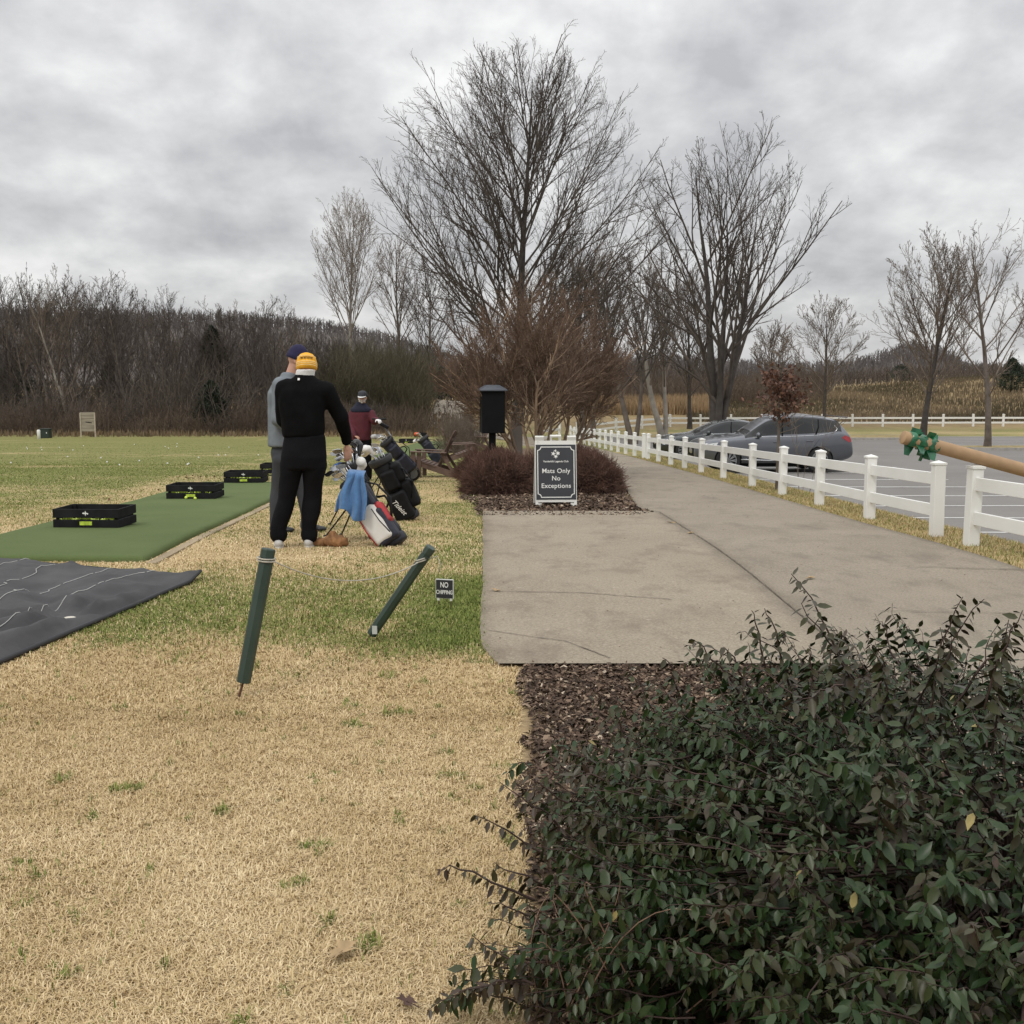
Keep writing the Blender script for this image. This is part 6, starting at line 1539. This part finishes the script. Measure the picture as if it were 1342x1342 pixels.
SED = [(.0, .40, .60, .63, .50, .4), (.07, .26, .68, .72, .74, .5), (.35, .22, .74, .81, .86, .6), (.9, .21, .80, .88, .91, .7), (1.35, .21, .84, .93, .92, .7), (1.50, .21, .86, 1.0, .92, .7), (2.0, .21, .87, 1.26, .92, .64), (2.35, .21, .88, 1.375, .92, .59), (2.8, .21, .89, 1.42, .92, .57), (3.3, .21, .91, 1.38, .92, .56), (3.75, .22, .93, 1.25, .91, .58), (4.15, .23, .95, 1.08, .90, .62), (4.3, .24, .95, 1.03, .89, .62), (4.62, .28, .92, 1.0, .86, .6), (4.76, .34, .82, .87, .80, .55), (4.80, .42, .70, .74, .68, .5)]
car_lines = dict(car_lines, seams=[('door_seam', [(1.55, .35), (1.50, .6), (1.55, .82)]), ('door_seam', [(2.62, .33), (2.62, .6), (2.64, .86)]), ('door_seam', [(3.45, .40), (3.60, .62), (3.75, .86)])],
    chrome=[[(1.62, .895), (2.2, .905), (3.0, .92), (3.85, .965)]], handles=[(2.45, .78), (3.48, .80)], sill=None, pillars=[[(2.64, .94), (2.66, 1.15), (2.70, 1.32)]], mirror=(1.80, .95),
    lamps=[('headlight', [(.05, .56), (.20, .66), (.62, .74), (.50, .64), (.18, .53)], LMP), ('tail_light', [(4.45, .84), (4.74, .84), (4.77, .74), (4.60, .72)], RDL)], rail=(2.3, 3.6), grille=(.03, .50), plate=(4.81, .62))
suv_.scale = (1.0, 1.0, 1.05)
YS = 40.0; w0 = at(862, 600, YS)
car('dark sedan parked behind the blue-grey sport utility car', (w0.x, YS+.9, hz(8, YS)+.02), R(2), SED, PSED, (.95, 3.75), .335, .92, suv=False, roofrail=False)
# ------------------------------------------------------------------ living things close to the camera: turf blades, mulch, the big bush
def in_poly_mask(x, y):
    """True where turf blades may grow"""
    ok = x < np.where(y < 5.93, .05+.10*(fbm(x, y, 3, 31)-.5), np.where(y < 14.4, np.interp(y, [5.93, 6.4, 9, 14.35], [-.07, -.19, -.24, -.38])+.03, -.5))
    mt = (x < mat_right(y)+.02) & (x > mat_left(y)-.02) & (y > 9.42) & (y < 20.6)
    ok &= ~mt
    # tarp: both edge half planes through its corner
    dx = x-A_.x; dy = y-A_.y
    det = e1.x*e2.y-e1.y*e2.x; u = (dx*e2.y-dy*e2.x)/det; v = (e1.x*dy-e1.y*dx)/det
    ok &= ~((u > .02) & (v > .02))
    return ok
rng = np.random.default_rng(77)
def blades(n_, y0, y1, hgt, wid, x_lo, x_hi, pw=1.0):
    y = y0+(y1-y0)*rng.random(n_)**pw; x = x_lo(y)+(x_hi(y)-x_lo(y))*rng.random(n_)
    k = in_poly_mask(x, y); x = x[k]; y = y[k]; m_ = len(x)
    clump = fbm(x, y, 14, 5); gr = greenness(x, y)
    # isolated green tufts in the dormant turf
    tuft = (fbm(x, y, 8.5, 91, 2) > .865) | ((fbm(x, y, 17, 55, 2) > .84) & (fbm(x, y, 1.1, 33) > .42)) | ((fbm(x, y, 7.5, 97, 2) > .80) & (x > -.9) & (rng.random(m_) < .8))
    isg = rng.random(m_) < np.clip(gr*1.1-.02, 0, 1); isg |= tuft & (rng.random(m_) < .55)
    z = H(x, y)-.004
    h = hgt*rng.uniform(.45, 1.3, m_)*(.6+.8*clump); h = np.where(isg, h*1.15, h)
    a = rng.uniform(0, 2*pi, m_); flat = np.where(isg, rng.uniform(.35, 1.0, m_), rng.uniform(.1, .75, m_))
    hz_ = h*flat; ho = h*np.sqrt(1-np.clip(flat, 0, .99)**2)
    b = np.stack([x, y, z], -1); dirv = np.stack([np.cos(a), np.sin(a), 0*a], -1); sd_ = np.stack([-np.sin(a), np.cos(a), 0*a], -1)
    w = (wid*rng.uniform(.6, 1.4, m_))[:, None]*sd_
    midp = b+dirv*(ho*.45)[:, None]+np.array([0, 0, 1.])*(hz_*.75)[:, None]; tip = b+dirv*(ho*1.0)[:, None]+np.array([0, 0, 1.])*(hz_*rng.uniform(.5, 1.1, m_))[:, None]+sd_*(rng.normal(0, .2, m_)*h)[:, None]
    V = np.stack([b-w, b+w, midp+w*.8, midp-w*.8, tip], 1)
    i = np.arange(m_)*5
    q = np.stack([i, i+1, i+2, i+3], -1); t = np.stack([i+3, i+2, i+4], -1)
    base = np.where(isg, 0.0, .5); r_ = rng.random(m_); colv = np.where(isg, .02+.40*r_, .55+.45*np.clip(r_*.75+.25*fbm(x, y, .9, 3)+(fbm(x, y, .28, 8)-.5)*.7+(fbm(x, y, 2.2, 19)-.5)*.55, 0, 1))
    return V.reshape(-1, 3), q, t, colv, m_
allV = []; allq = []; allt = []; cq = []; ct_ = []; off = 0
FANL = lambda y: -(y*.52+1.6); FANR = lambda y: 0*y+.12
for args in ((470000, 2.35, 5.2, .034, .0017, FANL, FANR, 1.1), (340000, 5.0, 9.6, .034, .0024, FANL, FANR, 1.0), (160000, 9.3, 16, .030, .0034, FANL, FANR, 1.0), (130000, 15.5, 30, .024, .006, FANL, lambda y: 0*y-.5, 1.0), (70000, 29, 62, .018, .010, FANL, lambda y: 0*y-.5, 1.7)):
    V, q, t, cv, m_ = blades(*args); allV.append(V); allq.append(q+off); allt.append(t+off); cq.append(cv); off += len(V)
me = fast_mesh('grass', np.concatenate(allV), np.concatenate(allq), np.concatenate(allt)); cv = np.concatenate(cq); face_attr(me, 'rnd', np.concatenate([cv, cv]))
G = NT('grass blades'); gc = G.ramp(G.attr('rnd'), [(0, (.085, .125, .024)), (.22, (.16, .205, .045)), (.42, (.30, .30, .10)), (.55, (.30, .205, .092)), (.70, (.50, .375, .19)), (.86, (.60, .46, .27)), (1.0, (.73, .60, .375))])
GM = G.done(gc, .8); G.p.inputs['Specular IOR Level'].default_value = .2
o = link('grass', me, GM); tag(o, 'dormant straw turf with green patches', kind='stuff')
# grass strip along the fence
n_ = 90000; y = 6+30*rng.random(n_)**1.3; x = fence_x(y)+rng.uniform(-.27, .95, n_); z = H(x, y)-.004; h = .05*rng.uniform(.5, 1.4, n_); a = rng.uniform(0, 2*pi, n_)
b = np.stack([x, y, z], -1); sd_ = np.stack([-np.sin(a), np.cos(a), 0*a], -1)*.0035; tip = b+np.stack([np.cos(a)*h*.6, np.sin(a)*h*.6, h*rng.uniform(.3, .9, n_)], -1)
me = fast_mesh('verge', np.stack([b-sd_, b+sd_, tip], 1).reshape(-1, 3), None, np.arange(n_*3).reshape(-1, 3)); r_ = rng.random(n_); face_attr(me, 'rnd', np.where(r_ < .34, r_, .48+.4*rng.random(n_)))
o = link('verge_grass', me, GM); tag(o, 'rough grass strip under the white fence', kind='stuff')

# mulch chips
def chips(name, label, n_, reg, size, z0=0):
    P = np.array([reg() for _ in range(n_)]); P = P[mulchness(P[:, 0], P[:, 1]) > .4]; m_ = len(P); z = H(P[:, 0], P[:, 1])+rng.uniform(0, .012, m_)+z0
    a = rng.uniform(0, 2*pi, m_); tl = rng.normal(0, .35, m_); tw = rng.normal(0, .4, m_); L = size*rng.uniform(.4, 1.5, m_); w = L*rng.uniform(.22, .6, m_)
    u = np.stack([np.cos(a)*np.cos(tl), np.sin(a)*np.cos(tl), np.sin(tl)], -1)*L[:, None]/2; v = np.stack([-np.sin(a)*np.cos(tw), np.cos(a)*np.cos(tw), np.sin(tw)], -1)*w[:, None]/2
    c_ = np.stack([P[:, 0], P[:, 1], z+.006], -1); up = np.array([0, 0, .006])
    V = np.stack([c_-u-v*.4, c_-v*.9, c_+u*.9-v*.3, c_+u, c_+v+up, c_-u*.7+v*.6], 1).reshape(-1, 3); i = np.arange(m_)*6
    q = np.concatenate([np.stack([i, i+1, i+4, i+5], -1), np.stack([i+1, i+2, i+3, i+4], -1)]); me = fast_mesh(name, V, q); r_ = rng.random(m_)**1.7; face_attr(me, 'rnd', np.concatenate([r_, r_]))
    M = bpy.data.materials.get('mulch chips')
    if M is None:
        k = NT('mulch chips'); c1 = k.ramp(k.attr('rnd'), [(0, (.032, .021, .015)), (.4, (.095, .062, .043)), (.75, (.18, .122, .084)), (.95, (.31, .235, .165)), (1, (.50, .42, .32))]); M = k.done(c1, .9)
    o = link(name, me, M); tag(o, label, kind='stuff')
chips('mulch', 'dark bark mulch and dead leaves below the big bush', 42000, lambda: (rng.uniform(-.05, 2.3), 2.3+3.65*rng.random()), .034)
chips('mulch', 'bark mulch and leaf litter round the leafless shrubs', 15000, lambda: (rng.uniform(-1.2, 2.2), 13.7+8*rng.random()**1.5), .06)
# single fallen leaves
LF = mat('pale dead leaf', (.36, .25, .13), .8, .25, 20)
def dead_leaf(px, py, s_, label, grp=None, m_=None):
    p = gp(px, py); rl = random.Random(px); pts = []
    for k in range(16):
        a = 2*pi*k/16; r_ = s_*(.55+.45*abs(cos(a*2.5+.4)))*(1 if k % 2 else .6); pts.append((r_*cos(a)*1.3, r_*sin(a)*.7, .012+.25*s_*sin(a*2)*.4+.1*r_))
    mb = MB().add([(0, 0, .008)]+pts, [(0, 1+k, 1+(k+1) % 16) for k in range(16)]); mb.tube([(0, 0, .009), (-s_*1.6, 0, .018)], .0015, 5)
    o = mb.build('fallen_leaf', m_ or LF, None, True); o.location = p+Vector((0, 0, .018)); o.rotation_euler = (0, 0, rl.uniform(0, 6)); tag(o, label, 'leaf', grp)
dead_leaf(449, 1258, .055, 'pale lobed dead oak leaf lying on the straw turf'); dead_leaf(533, 1325, .035, 'small dark brown curled leaf at the bottom edge of the turf', None, mat('dark dead leaf', (.07, .035, .025), .8))
for px, py in ((880, 688), (905, 702), (1062, 762), (985, 640), (650, 778)): dead_leaf(px, py, .05, 'small dry leaf lying on the pavement', 'dry leaves on the pavement')

# the big dark bush in the right foreground
rng = np.random.default_rng(21)
BC = np.array([1.48, 2.98]); BRX, BRY, BH = 1.52, 1.14, .85
bush = thing('evergreen_bush', 'big dark glossy-leaved bush with purplish shoots in the right foreground', 'bush', (BC[0], BC[1], 0))
def dome(a, el_, s_=1.0):
    aa = math.degrees(a) % 360; quad = -.10*math.exp(-((aa-135)/38)**2)+.10*math.exp(-((aa-215)/30)**2)
    lump = 1+quad+.10*math.sin(3*a+1)+.07*math.sin(7*a+2)+.06*math.sin(5*el_*2+a*4)
    r_ = (abs(cos(el_))**1.0)
    return np.array([cos(a)*cos(el_)**.8*BRX*lump*s_, sin(a)*cos(el_)**.8*BRY*lump*s_, BH*sin(el_)**.75*s_*(1+.06*math.sin(6*a+3*el_))])
stems = []; LP = []; LD = []; LS = []; LC = []
def leafy(path, n_pairs, size, purple, t0=.25):
    P = np.array(path); seg = np.linalg.norm(np.diff(P, axis=0), axis=1); cum = np.concatenate([[0], np.cumsum(seg)]); tot = cum[-1]
    for k in range(n_pairs):
        s_ = tot*(t0+(1-t0)*(k+.5)/n_pairs); i = min(len(seg)-1, int(np.searchsorted(cum, s_)-1)); f_ = (s_-cum[i])/max(seg[i], 1e-6); p = P[i]+(P[i+1]-P[i])*f_; d = unit(P[i+1]-P[i])
        ref = np.array([0, 0, 1.]) if abs(d[2]) < .9 else np.array([1., 0, 0]); u = unit(np.cross(d, ref)); w = np.cross(d, u); ph = (k % 2)*pi/2+rng.uniform(-.4, .4)
        for sg in (0, pi):
            o_ = u*cos(ph+sg)+w*sin(ph+sg); ld = unit(o_*.9+d*.45+np.array([0, 0, -.45-.75*rng.random()])); LP.append(p+o_*.003); LD.append(ld); LS.append(size*rng.uniform(.6, 1.25)*(1-.35*(k/n_pairs))); LC.append(purple)
def shoot(tip, start=None, pairs=9, size=.034, purple=.3, arch=.0, rad=.0022, t0=.3, rootless=False):
    if start is None:
        start = np.array([tip[0]*.35, tip[1]*.35, .02])
    m1 = start*.45+tip*.55+np.array([0, 0, arch])+rng.normal(0, .03, 3); ts = np.linspace(0, 1, 8); path = [(1-t)**2*start+2*t*(1-t)*m1+t*t*tip+rng.normal(0, .004, 3)*(0 < t < 1) for t in ts]
    stems.append((np.array(path), np.linspace(rad*2.2, rad*.6, 8))); leafy(path, pairs, size, purple, t0); return path
for k in range(2150):
    a = rng.uniform(0, 2*pi) if k < 1500 else rng.uniform(2.4, 5.0); el_ = math.asin(rng.uniform(.02, 1) if k < 1500 else rng.uniform(.03, .6)); s_ = rng.uniform(.80, 1.05); tip = dome(a, el_, s_)
    if tip[1] > .5 and el_ < .4: continue
    dirn = unit(tip+np.array([0, 0, .15])); L = rng.uniform(.16, .36)
    st = tip-dirn*L+rng.normal(0, .07, 3); st[2] = max(st[2], .01)
    shoot(tip, st, int(L/.026), rng.uniform(.028, .056), rng.choice([.05, .18, .42, .72], p=[.26, .28, .27, .19]), .02, .0012, .08)
    if k % 4 == 0: stems.append((np.array([np.array([dirn[0]*.2, dirn[1]*.2, 0]), (st*.5+np.array([0, 0, .12])), st]), np.array([.006, .0045, .003])))
# inner leaves
for k in range(7500):
    a = rng.uniform(0, 2*pi); el_ = math.asin(rng.uniform(.0, 1)); LP.append(dome(a, el_, rng.uniform(.55, .9))); d = rng.normal(0, 1, 3); d[2] = abs(d[2])*.3-.3; LD.append(unit(d)); LS.append(rng.uniform(.038, .056)); LC.append(rng.choice([.05, .15, .4]))
# long shoots standing out of the crown, as in the photo
def bl(px, py, Y): p = at(px, py, Y); return np.array([p.x-BC[0], p.y-BC[1], p.z])
for px, py, Y, bx, by, pr in ((1037, 752, 3.05, 1130, 905, 15), (1050, 790, 3.1, 1140, 900, 8), (985, 800, 3.2, 1020, 905, 10), (1002, 797, 3.2, 1040, 900, 9), (908, 838, 3.3, 985, 910, 9), (822, 876, 3.35, 850, 960, 9), (868, 862, 3.4, 900, 930, 7), (945, 850, 3.25, 1000, 930, 8), (1137, 846, 2.9, 1150, 960, 12), (1148, 850, 2.95, 1160, 950, 10), (1088, 850, 3.0, 1100, 940, 9), (1192, 872, 2.9, 1180, 950, 8), (1262, 782, 2.8, 1190, 930, 15), (1232, 822, 2.85, 1230, 950, 10), (1290, 785, 2.75, 1215, 920, 12), (1322, 812, 2.7, 1300, 960, 12), (1340, 800, 2.6, 1290, 905, 12), (1335, 850, 2.7, 1250, 900, 9), (780, 905, 3.3, 830, 980, 8), (1060, 846, 3.1, 1060, 930, 8)):
    shoot(bl(px, py, Y), bl(bx, by+25, Y+.02), int(pr*1.6), .050, .62, .07, .0018, .05)
for px, py, Y, bx, by, pr in ((572, 1140, 2.75, 700, 1180, 14), (620, 1068, 2.95, 730, 1130, 12), (618, 1225, 2.55, 720, 1260, 12), (655, 1025, 3.05, 740, 1090, 9), (648, 1130, 2.8, 740, 1170, 9), (560, 1325, 2.45, 700, 1290, 14), (600, 1300, 2.45, 700, 1290, 11), (640, 1185, 2.7, 740, 1220, 10), (690, 1010, 3.1, 780, 1080, 9), (720, 985, 3.15, 800, 1050, 8), (650, 1262, 2.5, 740, 1260, 9)):
    shoot(bl(px, py, Y), bl(bx, by, Y+.05), int(pr*1.1), .042, .8, .03, .0018, .05)
LP = np.array(LP); LD = np.array(LD); LS = np.array(LS)*1.0; LC = np.array(LC); n_ = len(LP)
ok = LP[:, 2] > .005; LP, LD, LS, LC = LP[ok], LD[ok], LS[ok], LC[ok]; n_ = len(LP)
ref = rng.normal(0, .35, (n_, 3))+np.array([0, 0, 1.]); sdv = np.cross(LD, ref); sdv /= np.linalg.norm(sdv, axis=1, keepdims=True)+1e-9; nrm = np.cross(sdv, LD)
def lv(u, v, w): return LP+LD*(u*LS)[:, None]+sdv*(v*LS)[:, None]+nrm*(w*LS)[:, None]
curl = rng.uniform(-.05, .22, n_)
tmpl = [(0, 0, 0), (.22, .19, .04), (.55, .21, .02), (1.0, 0, -.0), (.55, -.21, .02), (.22, -.19, .04), (.22, 0, -.03), (.55, 0, -.04)]
V = np.stack([LP+LD*(u*LS)[:, None]+sdv*(v*LS)[:, None]+nrm*((w-curl*u*u)*LS)[:, None] for u, v, w in tmpl], 1).reshape(-1, 3); i = np.arange(n_)*8
tr_ = np.concatenate([np.stack([i, i+1, i+6], -1), np.stack([i, i+6, i+5], -1), np.stack([i+2, i+3, i+7], -1), np.stack([i+7, i+3, i+4], -1)]); qd = np.concatenate([np.stack([i+1, i+2, i+7, i+6], -1), np.stack([i+6, i+7, i+4, i+5], -1)])
me = fast_mesh('foliage', V, qd, tr_); r_ = np.clip(LC+rng.normal(0, .10, n_), 0, 1); r_ = np.where(rng.random(n_) < .0012, .995, np.where(r_ > .96, .96, r_)); face_attr(me, 'rnd', np.concatenate([r_]*6))
B = NT('bush leaves'); bc = B.ramp(B.attr('rnd'), [(0, (.014, .034, .009)), (.25, (.026, .045, .012)), (.5, (.040, .040, .015)), (.8, (.036, .024, .016)), (.965, (.050, .026, .018)), (.985, (.30, .24, .09))])
bc2 = B.mix(B.ramp(B.noise(60, 3, .6), [(.4, 0.0), (.75, .3)]), bc, (.060, .080, .026)); BM = B.done(bc2, .36); B.p.inputs['Specular IOR Level'].default_value = .30
link('foliage', me, BM, bush, True)
V, Q = tubes(stems, 4); link('stems', fast_mesh('stems', V, Q), mat('reddish bush stems', (.045, .024, .018), .7, .4, 8), bush, True)
# tangle of bare arching stems low on the left
arch = []
for k in range(26):
    a0 = bl(rng.uniform(690, 900), rng.uniform(1290, 1345), rng.uniform(2.35, 2.75)); a0[2] = max(.02, a0[2]); tip = a0+np.array([rng.normal(0, .22), rng.normal(-.02, .1), rng.uniform(.08, .38)]); m_ = (a0+tip)/2+np.array([rng.normal(0, .08), 0, rng.uniform(.03, .22)]); ts = np.linspace(0, 1, 9); arch.append((np.array([(1-t)**2*a0+2*t*(1-t)*m_+t*t*tip for t in ts]), np.linspace(.0021, .0008, 9)))
V, Q = tubes(arch, 4); link('bare_stems', fast_mesh('bare_stems', V, Q), mat('dry tan stems', (.20, .12, .08), .7, .4, 6), bush, True)

# grit, crumbs and tiny leaf bits on the pavement
n_ = 2600; y = 6.0+26*rng.random(n_)**1.6; x = -.15+rng.random(n_)*(fence_x(y)-.35+.15); k = (x > bed_right(y)+.05) | (y < 14.2); x = x[k]; y = y[k]; m_ = len(x); edge = (x > fence_x(y)-.6) | (x < .1) | (y > 13.2) | (rng.random(m_) < .35); x = x[edge]; y = y[edge]; m_ = len(x)
z = H(x, y)+.0275; a = rng.uniform(0, 2*pi, m_); L = rng.uniform(.002, .007, m_)*(1+y*.03); u = np.stack([np.cos(a), np.sin(a), 0*a], -1)*L[:, None]; v = np.stack([-np.sin(a), np.cos(a), 0*a], -1)*(L*.55)[:, None]; c_ = np.stack([x, y, z], -1); up = np.array([0, 0, .004])
V = np.stack([c_-u, c_-v+up, c_+u, c_+v+up], 1).reshape(-1, 3); me = fast_mesh('grit', V, np.arange(m_*4).reshape(-1, 4)); face_attr(me, 'rnd', .35+.65*rng.random(m_)); o = link('grit', me, bpy.data.materials['mulch chips']); tag(o, 'grit and leaf crumbs scattered on the pavement', kind='stuff')
